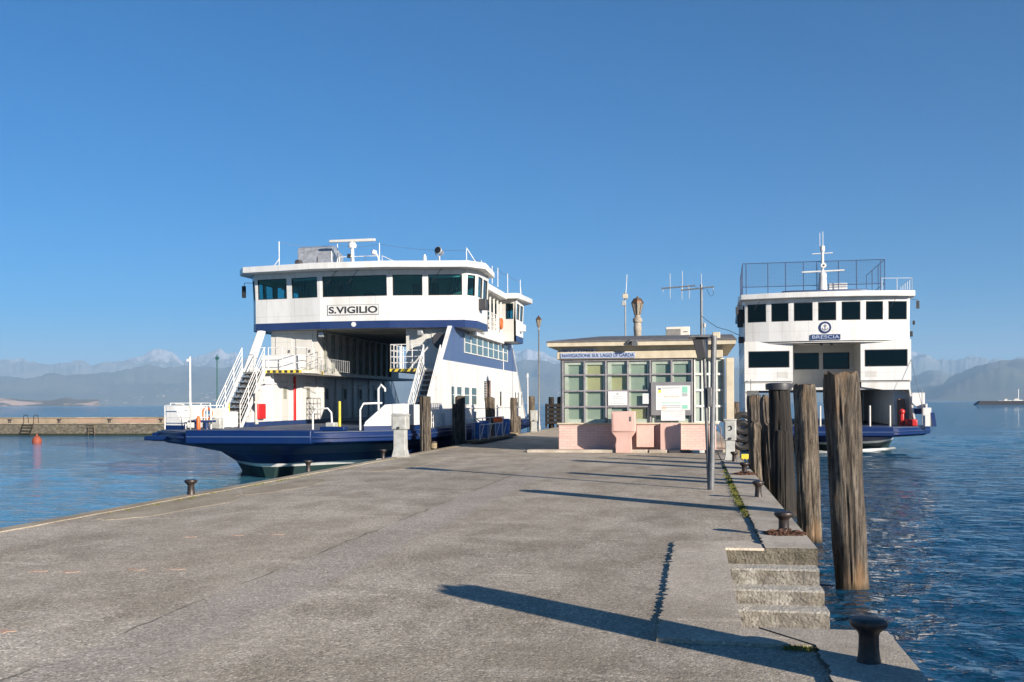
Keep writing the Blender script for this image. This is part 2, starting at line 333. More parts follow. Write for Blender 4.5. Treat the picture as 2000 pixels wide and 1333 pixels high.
    def build(s, name, mats, parent=None, kind=None, label=None, cat=None, group=None, bevel=0., smooth=True, off=None):
        me = bpy.data.meshes.new(name)
        if off is None: off = Vector((0, 0, 0)) if parent is None else root_off(parent)
        me.from_pydata([(v[0] - off[0], v[1] - off[1], v[2] - off[2]) for v in s.v], [], s.f)
        if isinstance(mats, str): mats = [mats]
        for q in mats: me.materials.append(MAT[q])
        for p, i in zip(me.polygons, s.mi): p.material_index = i; p.use_smooth = smooth
        me.update()
        if smooth: me.set_sharp_from_angle(angle=R(38))
        o = bpy.data.objects.new(name, me); C.objects.link(o)
        if parent is not None: o.parent = parent
        if bevel:
            b = o.modifiers.new('bevel', 'BEVEL'); b.width = bevel; b.segments = 2; b.limit_method = 'ANGLE'; b.angle_limit = R(40)
        tag(o, label, cat, group, kind); return o
def tag(o, label=None, cat=None, group=None, kind=None):
    if label: o['label'] = label
    if cat: o['category'] = cat
    if group: o['group'] = group
    if kind: o['kind'] = kind
def root_off(o):
    while o.parent is not None: o = o.parent
    if o.get('localbuild'): return Vector((0, 0, 0))
    return Vector(o.location)
def thing(name, label, cat, loc=(0, 0, 0), group=None, rz=0., local=False):
    o = bpy.data.objects.new(name, None); C.objects.link(o); o.location = loc; o.rotation_euler = (0, 0, rz); o.empty_display_size = .2
    tag(o, label, cat, group)
    if local: o['localbuild'] = 1
    return o
def lone(mb, name, mats, loc, label, cat, group=None, **k):   # a thing that is one mesh, origin at its base
    o = mb.build(name, mats, off=Vector(loc), label=label, cat=cat, group=group, **k); o.location = loc; return o
def text_mb(body, w, h, P, m=0, depth=.008, bold=0.):   # P(u_metres, v_metres, out) -> point
    cu = bpy.data.curves.new('t', 'FONT'); cu.body = body; cu.size = 1; cu.offset = bold; cu.extrude = 0
    o = bpy.data.objects.new('t', cu); me = bpy.data.meshes.new_from_object(o)
    xs = [v.co.x for v in me.vertices]; ys = [v.co.y for v in me.vertices]
    x0, x1, y0, y1 = min(xs), max(xs), min(ys), max(ys); b = MB()
    b.add([P((v.co.x - x0) / (x1 - x0) * w, (v.co.y - y0) / (y1 - y0) * h, depth) for v in me.vertices], [tuple(p.vertices) for p in me.polygons], m)
    bpy.data.objects.remove(o); bpy.data.meshes.remove(me); bpy.data.curves.remove(cu); return b
def rail(mb, pts, h=1., bars=(.35, .68, 1.), r=.018, rp=.022, step=1.2, m=0):
    for a, b in zip(pts, pts[1:]):
        a, b = Vector(a), Vector(b); n = max(1, round((b - a).length / step))
        for i in range(n + 1):
            q = a.lerp(b, i / n); mb.tube(q, q + Vector((0, 0, h)), rp, 6, m=m)
        for k in bars: mb.tube(a + Vector((0, 0, h * k)), b + Vector((0, 0, h * k)), r, 6, m=m)

# ================================================================= STRUCTURE
# water: one sheet to the horizon
import numpy as np
def water_mesh():
    rs = [1.5]
    while rs[-1] < 150: rs.append(rs[-1] * 1.0062)
    while rs[-1] < 26000: rs.append(rs[-1] * 1.16)
    rs = np.array(rs)
    a0 = math.pi / 2 + TH                        # view direction
    fine = np.linspace(-R(33), R(33), 540); coarse = np.linspace(R(33), 2 * math.pi - R(33), 40)[1:-1]
    th = a0 - np.concatenate([fine, coarse]); nr, na = len(rs), len(th)
    RR, TT = np.meshgrid(rs, th, indexing='ij'); X = RR * np.cos(TT); Y = RR * np.sin(TT); Z = np.zeros_like(X)
    rng = np.random.default_rng(5); sp = np.maximum(RR * .0062, RR * .0022)
    for i in range(70):
        lam = .30 * (2.8 / .30) ** (i / 69); k = 2 * math.pi / lam; d = math.radians(82 + rng.normal(0, 30)); ph = rng.uniform(0, 6.28)
        fade = np.clip((lam / sp - 2.5) / 3., 0, 1); a = .0035 * lam ** .72
        q = k * (X * math.cos(d) + Y * math.sin(d)) + ph; Z += a * fade * (np.sin(q) + .18 * np.cos(2 * q))
    g = .75 + .35 * np.sin(X * .13 + 1.3 * np.sin(Y * .07)) * np.sin(Y * .11 + .8)
    calm = np.clip((-9.4 - X) / 1.5, 0, 1) * np.clip((79 - Y) / 2, 0, 1) * np.clip((Y + 60) / 2, 0, 1)
    far = np.clip((150 - RR) / 40, 0, 1); wing = np.ones(na); wing[540:] = 0; wing[:6] = np.linspace(0, 1, 6); wing[534:540] = np.linspace(1, 0, 6)
    Z *= g * (1 - .72 * calm) * far * wing[None, :]
    co = np.stack([X, Y, Z + WZ], -1).reshape(-1, 3)
    co = np.vstack([co, [[0, 0, WZ]]])
    i, j = np.meshgrid(np.arange(nr - 1), np.arange(na), indexing='ij'); j2 = (j + 1) % na
    f = np.stack([i * na + j, i * na + j2, (i + 1) * na + j2, (i + 1) * na + j], -1).reshape(-1, 4)
    me = bpy.data.meshes.new('water'); me.vertices.add(len(co)); me.vertices.foreach_set('co', co.astype(np.float32).ravel())
    me.loops.add(len(f) * 4); me.loops.foreach_set('vertex_index', f[:, ::-1].astype(np.int32).ravel())
    me.polygons.add(len(f)); me.polygons.foreach_set('loop_start', np.arange(0, len(f) * 4, 4, dtype=np.int32)); me.polygons.foreach_set('loop_total', np.full(len(f), 4, dtype=np.int32))
    me.update(calc_edges=True); me.validate(); me.polygons.foreach_set('use_smooth', np.ones(len(f), dtype=bool))
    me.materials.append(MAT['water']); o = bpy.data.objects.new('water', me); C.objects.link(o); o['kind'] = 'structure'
    if me.polygons[0].normal.z < 0: me.flip_normals()
water_mesh()

PL, PR = -9.15, 1.31      # pier edges
mb = MB()
mb.box(PL, .336, -8, 68, -3.0, 0); mb.box(.336, PR, -8, 7.55, -3.0, 0); mb.box(.336, PR, 11.65, 68, -3.0, 0)
pier = mb.build('pier', ['pavement', 'wall_conc'], kind='structure')
for p in pier.data.polygons: p.material_index = 0 if p.normal.z > .5 else 1
def jag(p0, p1, n, a, seed, lim=None):
    out = []
    for i in range(n + 1):
        t = i / n; x = p0[0] + (p1[0] - p0[0]) * t; y = p0[1] + (p1[1] - p0[1]) * t
        d = a * (noise.noise(Vector((t * n * .45, seed, 0))) + .7 * noise.noise(Vector((t * n * 1.3, seed, 4))))
        dx, dy = p1[0] - p0[0], p1[1] - p0[1]; l = math.hypot(dx, dy)
        out.append((x - dy / l * d, y + dx / l * d))
    return out
# coping along the right edge (two runs, broken by the steps)
mb = MB()
e = jag((.78, 28.9), (.77, 11.95), 260, .05, 1.)
mb.prism(e + [(.77, 11.652), (PR + .02, 11.652), (PR + .02, 28.9)], -.35, .036)
mb.prism([(.77, 67.9), (.77, 28.904), (PR + .02, 28.904), (PR + .02, 67.9)], -.35, .012)
e = jag((.79, 7.05), (.75, -7.9), 220, .045, 3.)
mb.prism([(.45, 7.548)] + e[0:1] + e[1:] + [(PR + .02, -7.9), (PR + .02, 7.548)], -.35, .034)
cp = mb.build('coping', ['coping', 'wall_conc'], kind='structure')
for p in cp.data.polygons: p.material_index = 0 if p.normal.z > .5 else 1
# concrete slab round the steps
mb = MB()
e1 = jag((-.235, 12.15), (-.262, 7.12), 130, .05, 5.); e2 = jag((-.262, 7.12), (.78, 7.06), 30, .012, 6.)
mb.prism(e1 + e2 + [(.44, 7.55), (.336, 7.55), (.336, 11.66), (.76, 11.66), (.76, 11.95), (.6, 12.25)], -.01, .026)
mb.build('concrete_slab', 'slab', kind='structure')
# left kerb edge
mb = MB(); e = jag((-8.86, 67.9), (-8.9, -7.9), 240, .06, 9.)
mb.prism(e[::1] [::-1] + [(PL - .02, 67.9), (PL - .02, -7.9)], -.3, .013)
eo = mb.build('pier_edge', 'edge_conc', kind='structure', bevel=.012)
# worn patches by the left edge
mb = MB()
for cx, cy, rx, ry, sd in ((-8.35, 15.6, .55, 2.1, 2.), (-8.1, 19.5, .45, 1.8, 5.), (-7.6, 27., .5, 3., 8.)):
    pts = []
    for i in range(60):
        t = 2 * math.pi * i / 60; q = 1 + .25 * noise.noise(Vector((math.cos(t) * 1.6, math.sin(t) * 1.6, sd))) + .06 * noise.noise(Vector((i * .9, sd, 1)))
        pts.append((cx + rx * q * math.cos(t), cy + ry * q * math.sin(t)))
    mb.prism(pts, -.01, .004)
mb.build('concrete_patch', 'edge_conc', kind='structure')
for px, py in ((75, 1116), (136, 1117), (265, 1113), (342, 1112), (370, 1049), (462, 1046), (541, 1044), (3, 1233)):
    x, y = AG(px, py); b = MB(); sd = px * .1; pts = [(x + .09 * (1 + .6 * noise.noise(Vector((math.cos(t) * 2, math.sin(t) * 2, sd)))) * math.cos(t), y + .05 * (1 + .6 * noise.noise(Vector((math.cos(t) * 2, math.sin(t) * 2, sd + 3)))) * math.sin(t)) for t in [k * .2618 for k in range(24)]]
    b.prism(pts, -.003, .003); b.build('pavement_marking', 'faded_orange', kind='structure')
# steps in the notch
mb = MB(); sz = [0, -.148, -.315, -.467, -.70, -1.0, -1.3]; syy = [11.65, 11.33, 11.0, 10.68, 8.4, 8.0, 7.552]
for i in range(6):
    y1, y0, zt = syy[i] - .001, syy[i + 1], sz[i + 1]
    m_ = 24; vs = []
    x0, x1 = .338, PR + .0 + .012 * i
    def nz(x, k): return noise.noise(Vector((x * 5, i * 3.1, k)))
    xs_ = [x0 + (x1 - x0) * q / m_ for q in range(m_ + 1)]
    for x in xs_:
        vs += [(x, y0 + .006 * nz(x, 0), -2.8), (x, y0 + .006 * nz(x, 0), zt - .018 + .006 * nz(x, 1)), (x, y0 + .018 + .006 * nz(x, 2), zt + .003 * nz(x, 3)), (x, y1 + .002, zt + .003 * nz(x, 4)), (x, y1 + .002, -2.8)]
    fs = [(a * 5 + k, (a + 1) * 5 + k, (a + 1) * 5 + k + 1, a * 5 + k + 1) for a in range(m_) for k in range(4)]
    fs += [(4, 3, 2, 1, 0), tuple(m_ * 5 + k for k in range(5))]
    mb.add(vs, fs)
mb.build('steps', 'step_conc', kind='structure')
# moss in the joint (uncountable)
mb = MB()
def tuft(x, y, h, n, sp):
    for _ in range(n):
        a = random.uniform(0, 6.28); r = abs(random.gauss(0, sp)); bx, by = x + r * math.cos(a), y + r * math.sin(a); t = random.uniform(0, 6.28)
        l = h * random.uniform(.4, 1.); wd = random.uniform(.003, .008); dx, dy = math.cos(t), math.sin(t); b2 = random.uniform(0, .7) * l
        mb.add([(bx - dy * wd, by + dx * wd, .005), (bx + dy * wd, by - dx * wd, .005), (bx + dx * b2, by + dy * b2, .01 + l)], [(0, 1, 2)])
for i in range(170):
    yy = random.choice([random.gauss(21, 1.3), random.gauss(17.6, .9), random.gauss(15.9, .5), random.uniform(15, 27)])
    tuft(.74 + random.gauss(0, .035), yy, .045, 26, .03)
for i in range(14): tuft(random.uniform(.55, .8), 7.02 + random.gauss(0, .02), .03, 22, .02)
for i in range(70): tuft(-8.75 + random.gauss(0, .05), random.choice([random.gauss(20.5, 1.), random.gauss(16.8, 1.2), random.uniform(14, 30)]), .02, 14, .04)
mb.build('moss', 'moss', kind='stuff', label='tufts of yellow green moss growing in the joints of the pier', smooth=False)

# hills
def hillmat(name, a, b, snow=None, village=0., cliff=0.):
    g = NG(name); n1 = g.noise(.0011, (1, 1, 2.5), 8, .65); col = g.ramp(n1, [(.35, a), (.65, b)])
    x, y, z = g.xyz()
    if snow:
        zz = g.math('ADD', z, g.math('MULTIPLY', g.math('SUBTRACT', g.noise(.0042, (1, 1, .8), 9, .8), .5), snow[1]))
        f = g.math('MULTIPLY', g.math('SUBTRACT', zz, snow[0]), 1 / 40.); cl = g.t.nodes.new('ShaderNodeClamp'); g.L(f, cl.inputs[0])
        col = g.mix(cl.outputs[0], col, (.36, .355, .40))
    if village:
        v = g.ramp(g.vor(.030, (1, 1, 2), 'Color'), [(.86, 0.), (.88, .9)]); v2 = g.ramp(g.noise(.0007, (1, 1, 3), 3), [(.48, 0.), (.6, 1.)])
        lowm = g.band(z, -50., village, village * .6)
        col = g.mix(g.math('MULTIPLY', g.math('MULTIPLY', v, v2), lowm), col, (.62, .52, .44))
    if cliff: col = g.mix(g.ramp(g.noise(.003, (1, 1, .4), 4), [(.5, 0.), (.56, 1.)]), col, (.55, .40, .32))
    return g.fin(col, .95)
hillmat('far_rock', (.10, .11, .11), (.17, .165, .155), snow=(900., 1700.))
hillmat('mid_forest', (.055, .07, .055), (.12, .115, .09), village=260.)
hillmat('near_forest', (.05, .065, .05), (.12, .105, .08), village=220.)
hillmat('headland', (.06, .07, .05), (.14, .115, .09), village=60., cliff=1.)
MAXZ = [0.]
def hill(name, prof, Rr, depth, m, rough, seed, x0=-500, x1=2500, step=4, rows=22, jg=.4):
    mb = MB(); vs = []; cols = 0
    def ht(px):
        for (a, ya), (b, yb) in zip(prof, prof[1:]):
            if a <= px <= b: t = (px - a) / (b - a); t = t * t * (3 - 2 * t) * .5 + t * .5; return ya + (yb - ya) * t
        return prof[0][1] if px < prof[0][0] else prof[-1][1]
    px = x0
    while px <= x1:
        d = ray(px, HZ - RHO * (px - 1000)); l = math.hypot(d[0], d[1]); ux, uy = d[0] / l, d[1] / l; kk = 1 / l
        el = (HZ - RHO * (px - 1000) - ht(px) + jg * (2.6 * noise.noise(Vector((px * .055, seed, 0))) + 1.6 * noise.noise(Vector((px * .14, seed, 2))) + .9 * noise.noise(Vector((px * .35, seed, 5))))) / F * kk
        for j in range(rows + 1):
            t = j / rows; rr = Rr - depth + depth * 1.5 * t
            prf = math.sin(min(1, t * 1.5) * math.pi / 2) ** .85 if t < .6667 else math.cos((t - .6667) * 3 * math.pi / 2)
            q = Vector((ux * rr / 1100., uy * rr / 1100., seed)); nn = noise.fractal(q, .8, 2.1, 8) * rough
            rid = 1 - abs(noise.noise(q * 1.7 + Vector((3, 1, 0)))) * 2
            z = max(0., el) * Rr * prf * (1 + (nn + .25 * rough * rid) * (1.2 - .80 * prf ** 3))
            if t < .7: z = max(z, 0)
            vs.append((ux * rr, uy * rr, WZ - 1. + z + (1. if z > 3 else 0)))
        px += step; cols += 1
    MAXZ[0] = max(MAXZ[0], max(v[2] for v in vs))
    r1 = rows + 1
    mb.add(vs, [(a * r1 + j, (a + 1) * r1 + j, (a + 1) * r1 + j + 1, a * r1 + j + 1) for a in range(cols - 1) for j in range(rows)])
    return mb.build(name, m, kind='structure')
far = [(-500, 716), (-200, 708), (0, 712), (45, 709), (60, 716), (100, 713), (120, 711), (150, 706), (165, 704), (180, 712), (215, 709), (250, 706), (280, 704), (300, 697), (320, 692), (345, 699), (360, 706), (375, 702), (400, 698), (430, 697), (442, 704), (460, 700), (480, 705), (520, 700), (650, 706), (800, 702), (960, 703), (1010, 693), (1030, 689), (1060, 699), (1090, 704), (1250, 706), (1440, 700), (1600, 705), (1740, 700), (1790, 698), (1810, 698), (1830, 706), (1850, 709), (1880, 706), (1905, 703), (1930, 701), (1950, 696), (1970, 701), (2000, 700), (2200, 705), (2500, 700)]
midp = [(-500, 740), (0, 738), (60, 741), (120, 737), (200, 733), (255, 730), (300, 722), (340, 726), (400, 721), (500, 724), (700, 728), (900, 722), (1010, 716), (1090, 716), (1250, 728), (1440, 724), (1600, 740), (1740, 748), (1790, 738), (1815, 727), (1838, 727), (1855, 734), (1872, 737), (1900, 741), (1940, 745), (2000, 750), (2500, 750)]
nearp = [(1780, 790), (1820, 775), (1855, 742), (1875, 736), (1890, 732), (1915, 722), (1940, 716), (1970, 712), (2000, 709), (2060, 702), (2150, 690), (2500, 660)]
headp = [(-500, 768), (-200, 770), (0, 776), (40, 779), (90, 782), (130, 776), (150, 780), (192, 780), (196, 791), (250, 792)]
hill('hills_far', far, 22500, 2600, 'far_rock', .35, 1.3, step=2, rows=30, jg=1.15)
hill('hills_middle', midp, 17000, 4000, 'mid_forest', .45, 4.1)
hill('hills_near', nearp, 13500, 3000, 'near_forest', .45, 8.2, x0=1800)
hill('headland', headp, 7200, 600, 'headland', .5, 2.2, x1=240, rows=10)

# ================================================================= FERRY (left)
FX, FYc = -15.1, 52.0
fer = thing('car_ferry', 'large white and blue car ferry moored left of the pier, S.VIGILIO on its bridge', 'ferry', (FX, FYc, WZ))
def mx(x): return 2 * FX - x
def my(y): return 2 * FYc - y
def hull(parent, cx, yc, st, zd, zr, blue='hull_blue', flip=True, blackside=None):
    # st: (deckY, deckHalf, waterY, waterHalf) bow -> midship
    full = st + ([(2 * yc - a, b, 2 * yc - c, d) for a, b, c, d in st[::-1]][1:] if flip else [])
    rows = [(-1.5, 0.), (-.60, 0.10), (-.48, .14), (-.15, .30), (.02, .55), (zr - .10, .93), (zr, 1.)]
    mb = MB(); m = len(rows)
    for side in (1, -1):
        vs = []
        for dy, dh, wy, wh in full:
            for z, f in rows:
                f2 = f; hw = wh + (dh - wh) * f2
                if z < -1.2: hw = wh * .9
                vs.append((cx + side * hw, wy + (dy - wy) * f2, z))
        for r in range(m - 1):
            mi = 1 if r == 0 else (2 if r == 1 else 0)
            fs = []
            for a in range(len(full) - 1):
                q = (a * m + r, (a + 1) * m + r, (a + 1) * m + r + 1, a * m + r + 1); fs.append(q if side > 0 else q[::-1])
            mb.add(vs, fs, mi)
    # bow and stern closing faces
    for e in ((full[0], 1), (full[-1], -1)):
        (dy, dh, wy, wh), sg = e
        for r in range(m - 1):
            z0, f0 = rows[r]; z1, f1 = rows[r + 1]
            a0, a1 = wh + (dh - wh) * f0, wh + (dh - wh) * f1; y0, y1 = wy + (dy - wy) * f0, wy + (dy - wy) * f1
            if z0 < -1.2: a0 = wh * .9
            q = [(cx - a0, y0, z0), (cx + a0, y0, z0), (cx + a1, y1, z1), (cx - a1, y1, z1)]
            mb.add(q, [(0, 1, 2, 3) if sg > 0 else (3, 2, 1, 0)], 1 if r == 0 else (2 if r == 1 else 0))
    h = mb.build('hull', ['hull_lower', 'hull_green', 'ship_white'], parent)
    out = [(cx + b, a) for a, b, _, _ in full] + [(cx - b, a) for a, b, _, _ in full[::-1]]
    mb = MB(); o2 = [(cx + (b + .10), a - (.12 if a < yc else -.12)) for a, b, _, _ in full] + [(cx - (b + .10), a - (.12 if a < yc else -.12)) for a, b, _, _ in full[::-1]]
    mb.prism(o2, zr - .002, zd - .03)
    mb.build('deck_rim', blue, parent, bevel=.03)
    o3 = [(cx + (b + .16), a - (.18 if a < yc else -.18)) for a, b, _, _ in full] + [(cx - (b + .16), a - (.18 if a < yc else -.18)) for a, b, _, _ in full[::-1]]
    mb = MB(); zm = (zr + zd) / 2; mb.prism(o3, zm - .035, zm + .035); mb.build('rubbing_strake', 'navy', parent, bevel=.015)
    mb = MB(); mb.prism(out, zd - .028, zd); mb.build('deck', 'deck_blue', parent)
    return full
st1 = [(33.3, 2.25, 35.0, .03), (33.5, 2.75, 35.25, .35), (34.6, 3.6, 36.1, 1.1), (35.8, 4.75, 37.3, 2.0), (37.6, 5.05, 38.9, 2.9), (41, 5.08, 41.5, 3.9), (46, 5.08, 46.2, 4.75), (52, 5.08, 52, 4.95)]
hull(fer, FX, FYc, st1, .70, .33)
# front apron (ramp block between the two bow corners)
for s_ in (0, 1):
    mb = MB(); y0, y1 = (33.02, 34.4) if not s_ else (my(34.4), my(33.02))
    mb.box(FX - 2.3, FX + 2.3, y0, y1, .30, .76); mb.build('bow_ramp', 'hull_blue', fer, bevel=.04)
    mb = MB(); mb.box(FX - 2.26, FX + 2.26, y0 - .025 if not s_ else y0, y1 if not s_ else y1 + .025, .52, .56); mb.build('ramp_rub_rail', 'side_blue', fer, bevel=.01)

DK = .70; UP = 3.17; BR = 5.0
# port and starboard casings with slanted ends
def casing_poly(f0, z0, f1, z1): return [(f0, z0), (my(f0), z0), (my(f1), z1), (f1, z1)]
for sgn, nm in ((-1, 'port'), (1, 'star')):
    def sx_(d): return FX + sgn * d
    mb = MB(); mb.plate(casing_poly(40.75, DK, 43.25, UP - .1), sx_(3.5), sx_(4.42)); mb.build('casing', 'ship_white', fer, bevel=.02)
    mb = MB(); mb.plate(casing_poly(40.6, DK, 40.82, DK + .2), sx_(3.46), sx_(4.41)); mb.build('casing_coaming', 'navy', fer, bevel=.01)
    if sgn > 0:
        mb = MB(); mb.plate([(39.45, .62), (my(39.45), .62), (my(42.6), 3.54), (42.6, 3.54)], sx_(4.42), sx_(4.5)); mb.build('side_wall', 'ship_white', fer, bevel=.01)
        mb = MB(); mb.plate([(42.6, 3.541), (my(42.6), 3.541), (my(44.3), 5.1), (44.3, 5.1)], sx_(4.42), sx_(4.49)); mb.build('side_band', 'side_blue', fer, bevel=.01)
        mb = MB(); mb.plate([(39.4, .8), (39.5, .8), (44.38, 5.1), (44.26, 5.1)], sx_(4.36), sx_(4.53)); mb.build('edge_trim', 'ship_white', fer); mb = MB(); mb.plate([(my(y), z) for y, z in [(39.4, .8), (39.5, .8), (44.38, 5.1), (44.26, 5.1)]], sx_(4.36), sx_(4.53)); mb.build('edge_trim', 'ship_white', fer)
    else:
        mb = MB(); mb.plate([(40.85, .62), (my(40.85), .62), (my(43.4), 3.3), (43.4, 3.3)], sx_(4.42), sx_(4.5)); mb.build('side_wall', 'ship_white', fer, bevel=.01)
        for q in (0, 1):
            P_ = [(42.75, 3.1), (43.35, 3.1), (44.8, 5.05), (44.35, 5.05)]
            if q: P_ = [(my(y), z) for y, z in P_]
            mb = MB(); mb.plate(P_, sx_(4.42), sx_(4.68)); mb.build('strut', 'ship_white', fer, bevel=.04)
    # upper deck slab, upper cabin
    mb = MB(); a, b = sx_(4.42), sx_(1.9)
    if sgn < 0: a = sx_(4.66); poly = [(a, 42.8), (b, 42.8), (b + .25, 44.), (sx_(2.15), 46), (sx_(2.15), my(46)), (b, my(42.8)), (a, my(42.8))]
    else: poly = [(sx_(2.12), 42.8), (a, 42.8), (a, my(42.8)), (sx_(2.12), my(42.8))]
    mb.prism(poly, UP - .13, UP); mb.build('upper_deck', 'ship_cream', fer)
    mb = MB(); mb.box(sx_(2.15), sx_(4.40), 45.3, my(45.3), UP, BR + .08); mb.build('upper_cabin', 'ship_cream', fer)
    for k in range(2):   # doors on the cabin fronts
        x0 = sx_(2.35 + k * 1.0); mb = MB(); mb.box(x0, x0 + sgn * .82, 45.27, 45.302, UP + .05, UP + 1.75); d = mb.build('cabin_door', 'ship_cream', fer, bevel=.008)
        mb = MB(); mb.box(x0 + sgn * .1, x0 + sgn * .16, 45.22, 45.27, UP + .9, UP + 1.02); mb.build('door_handle', 'grey_metal', d)
    # ribs along the lane
    for k in range(11):
        yy = 46.2 + k * 1.05; mb = MB(); x0 = sx_(2.15); mb.box(x0 - sgn * .13, x0 + sgn * .0, yy, yy + .12, UP + .02, BR); mb.build('wall_rib', 'interior', fer)
    for yy, zz in ((45.6, .6), (45.6, 1.2)):
        pass
    # doors and panels along the lower lane wall
    xi = sx_(3.5)
    for k, (yy, wd, zz) in enumerate(((44.3, .75, 1.9), (47.2, .75, 1.9), (49.8, .75, 1.9), (52.6, .75, 1.9), (55.2, .75, 1.9), (58.0, .75, 1.9))):
        mb = MB(); mb.box(xi - sgn * .03, xi + sgn * .01, yy, yy + wd, DK + .22, DK + .22 + zz - .1); d = mb.build('lane_door', 'ship_cream', fer, bevel=.01)
        mb = MB(); mb.box(xi - sgn * .045, xi - sgn * .028, yy + .2, yy + wd - .2, DK + 1.2, DK + 1.75); mb.build('door_panel', 'interior', d)
    mb = MB()
    for yy in (43.3, 46.2, 48.8, 51.5, 54.3, 57.1, 60.): mb.box(xi - sgn * .06, xi, yy, yy + .07, DK + .2, UP - .14)
    mb.box(xi - sgn * .05, xi, 42.5, 61.5, 2.55, 2.62); mb.build('wall_stiffeners', 'ship_white', fer)
    # staircases at both ends
    for q in (0, 1):
        fy = (lambda y: y) if not q else my
        xo, xin = (sx_(4.40), sx_(3.66)) if sgn > 0 else (sx_(4.68), sx_(3.62))
        A, Bp = (40.35, DK), (42.85, UP)
        stc = MB()
        for X0 in (xo, xin): stc.plate([(fy(A[0] - .12), A[1]), (fy(A[0] + .12), A[1]), (fy(Bp[0] + .12), Bp[1]), (fy(Bp[0] - .12), Bp[1] + .12)], X0 - .025, X0 + .025)
        so_ = stc.build('staircase', 'ship_white', fer)
        for k in range(11):
            t = (k + .5) / 11; y = A[0] + (Bp[0] - A[0]) * t; z = A[1] + (Bp[1] - A[1]) * t + .05
            mb = MB(); mb.box(min(xo, xin) + .03, max(xo, xin) - .03, min(fy(y), fy(y + .21)), max(fy(y), fy(y + .21)), z - .025, z)
            mb.box(min(xo, xin) + .03, max(xo, xin) - .03, min(fy(y + .2), fy(y + .215)), max(fy(y + .2), fy(y + .215)), z - .19, z - .026, 1)
            mb.build('tread', ['galv', 'step_grey'], so_)
        hr = MB()
        for X0 in (xo, xin):
            for k, hh in enumerate((.3, .55, .8, 1.0)):
                hr.tube((X0, fy(A[0] - .1), A[1] + hh), (X0, fy(Bp[0] - .1), Bp[1] + hh), .016 if hh < 1 else .022, 6)
            for k in range(4):
                t = k / 3; y = fy(A[0] - .1 + (Bp[0] - A[0]) * t); z = A[1] + (Bp[1] - A[1]) * t; hr.tube((X0, y, z), (X0, y, z + 1.), .02, 6)
        hr.build('handrail', 'rail_white', so_)
# wide rail along port platform, stripes on its edge
mb = MB()
xs_ = -19.2; mb.path([(-19.3, 42.85, UP + 1), (-18.7, 42.85, UP + 1)], .02)
pts = [(-18.6, 42.9, UP), (-17.3, 42.9, UP), (-17.02, 43.4, UP), (-17.0, 45.2, UP)]
rail(mb, pts, 1.0, (.33, .66, 1.), step=.75); mb.build('railing', 'rail_white', fer)
for k in range(6):
    mb = MB(); x0 = -18.62 + k * .27; mb.box(x0, x0 + .14, 42.79, 42.802, UP - .12, UP - .01); mb.build('hazard_stripe', 'black_rubber', fer)
mb = MB(); mb.box(-18.75, -17.0, 42.793, 42.80, UP - .128, UP - .002); mb.build('hazard_band', 'yellow_paint', fer)
mb = MB(); mb.prism([(-17.0, 42.9), (-16.98, 42.9), (-17.2, 46.0), (-17.23, 46.0)], UP - .15, UP + .03); mb.build('edge_band', 'yellow_paint', fer)
mb = MB()
for k in range(17):
    t = k / 17; x = -16.975 - .22 * t; y = 42.95 + 3.0 * t; mb.hexa([(x, y, UP - .14), (x + .012, y, UP - .14), (x + .005, y + .07, UP - .14), (x - .01, y + .07, UP - .14), (x, y, UP + .02), (x + .012, y, UP + .02), (x + .005, y + .07, UP + .02), (x - .01, y + .07, UP + .02)])
mb.build('edge_stripes', 'black_rubber', fer)
# port locker on the upper platform
mb = MB(); mb.box(-19.4, -17.5, 43.9, 44.7, UP, UP + .72); mb.build('deck_locker', 'ship_white', fer, bevel=.06)
mb = MB(); rail(mb, [(-17.05, 44.1, UP + .1), (-16.2, 46.8, UP - .05)], .55, (.05, 1.), r=.012, rp=.012, step=.16); mb.build('gate', 'galv', fer)
# starboard platform railing with stripes
mb = MB(); rail(mb, [(-12.95, 44.8, UP), (-12.95, 42.85, UP), (-11.5, 42.85, UP)], 1.05, (.25, .5, .75, 1.), step=.5); mb.build('railing', 'rail_white', fer)
mb = MB(); mb.box(-12.97, -11.5, 42.785, 42.8, UP - .128, UP - .002); mb.build('hazard_band', 'yellow_paint', fer)
for k in range(5):
    mb = MB(); x0 = -12.9 + k * .28; mb.fplate([(x0, UP - .12), (x0 + .12, UP - .12), (x0 + .2, UP - .01), (x0 + .08, UP - .01)], 42.77, 42.786); mb.build('hazard_stripe', 'black_rubber', fer)
mb = MB(); mb.fplate([(-12.6, UP), (-11.55, UP), (-10.75, UP), (-10.75, UP + 1.05), (-11.6, UP + 1.15), (-12.3, UP + .35)], 44.3, 44.9); mb.build('deck_locker', 'ship_cream', fer, bevel=.03)
mb = MB(); mb.tube((-11.05, 44.25, 4.45), (-11.05, 44.05, 4.45), .36, 24); mb.build('round_float', 'dark_panel', fer, bevel=.03)
mb = MB()
for k, (x, z) in enumerate(((-12.2, 4.85), (-16.9, 4.85))): mb.box(x - .12, x + .12, 44.9, 45.2, z - .1, z + .12)
mb.build('floodlights', 'galv', fer, bevel=.02)
# red cabinet, red pipe on the port casing
y0, z0 = AX(498, 815, -18.6); mb = MB(); mb.box(-18.6, -18.42, y0, y0 + .75, 1.02, 1.68); d = mb.build('fire_hose_cabinet', 'red_paint', fer, bevel=.02)
mb = MB(); mb.box(-18.6, -18.52, 45.75, 45.95, DK + .2, UP - .2); mb.build('red_pipe', 'red_paint', fer, bevel=.02)
mb = MB(); mb.box(-18.55, -18.50, 41.35, 41.6, DK + .1, DK + 1.5); mb.build('lane_light', 'ship_cream', fer, bevel=.01)
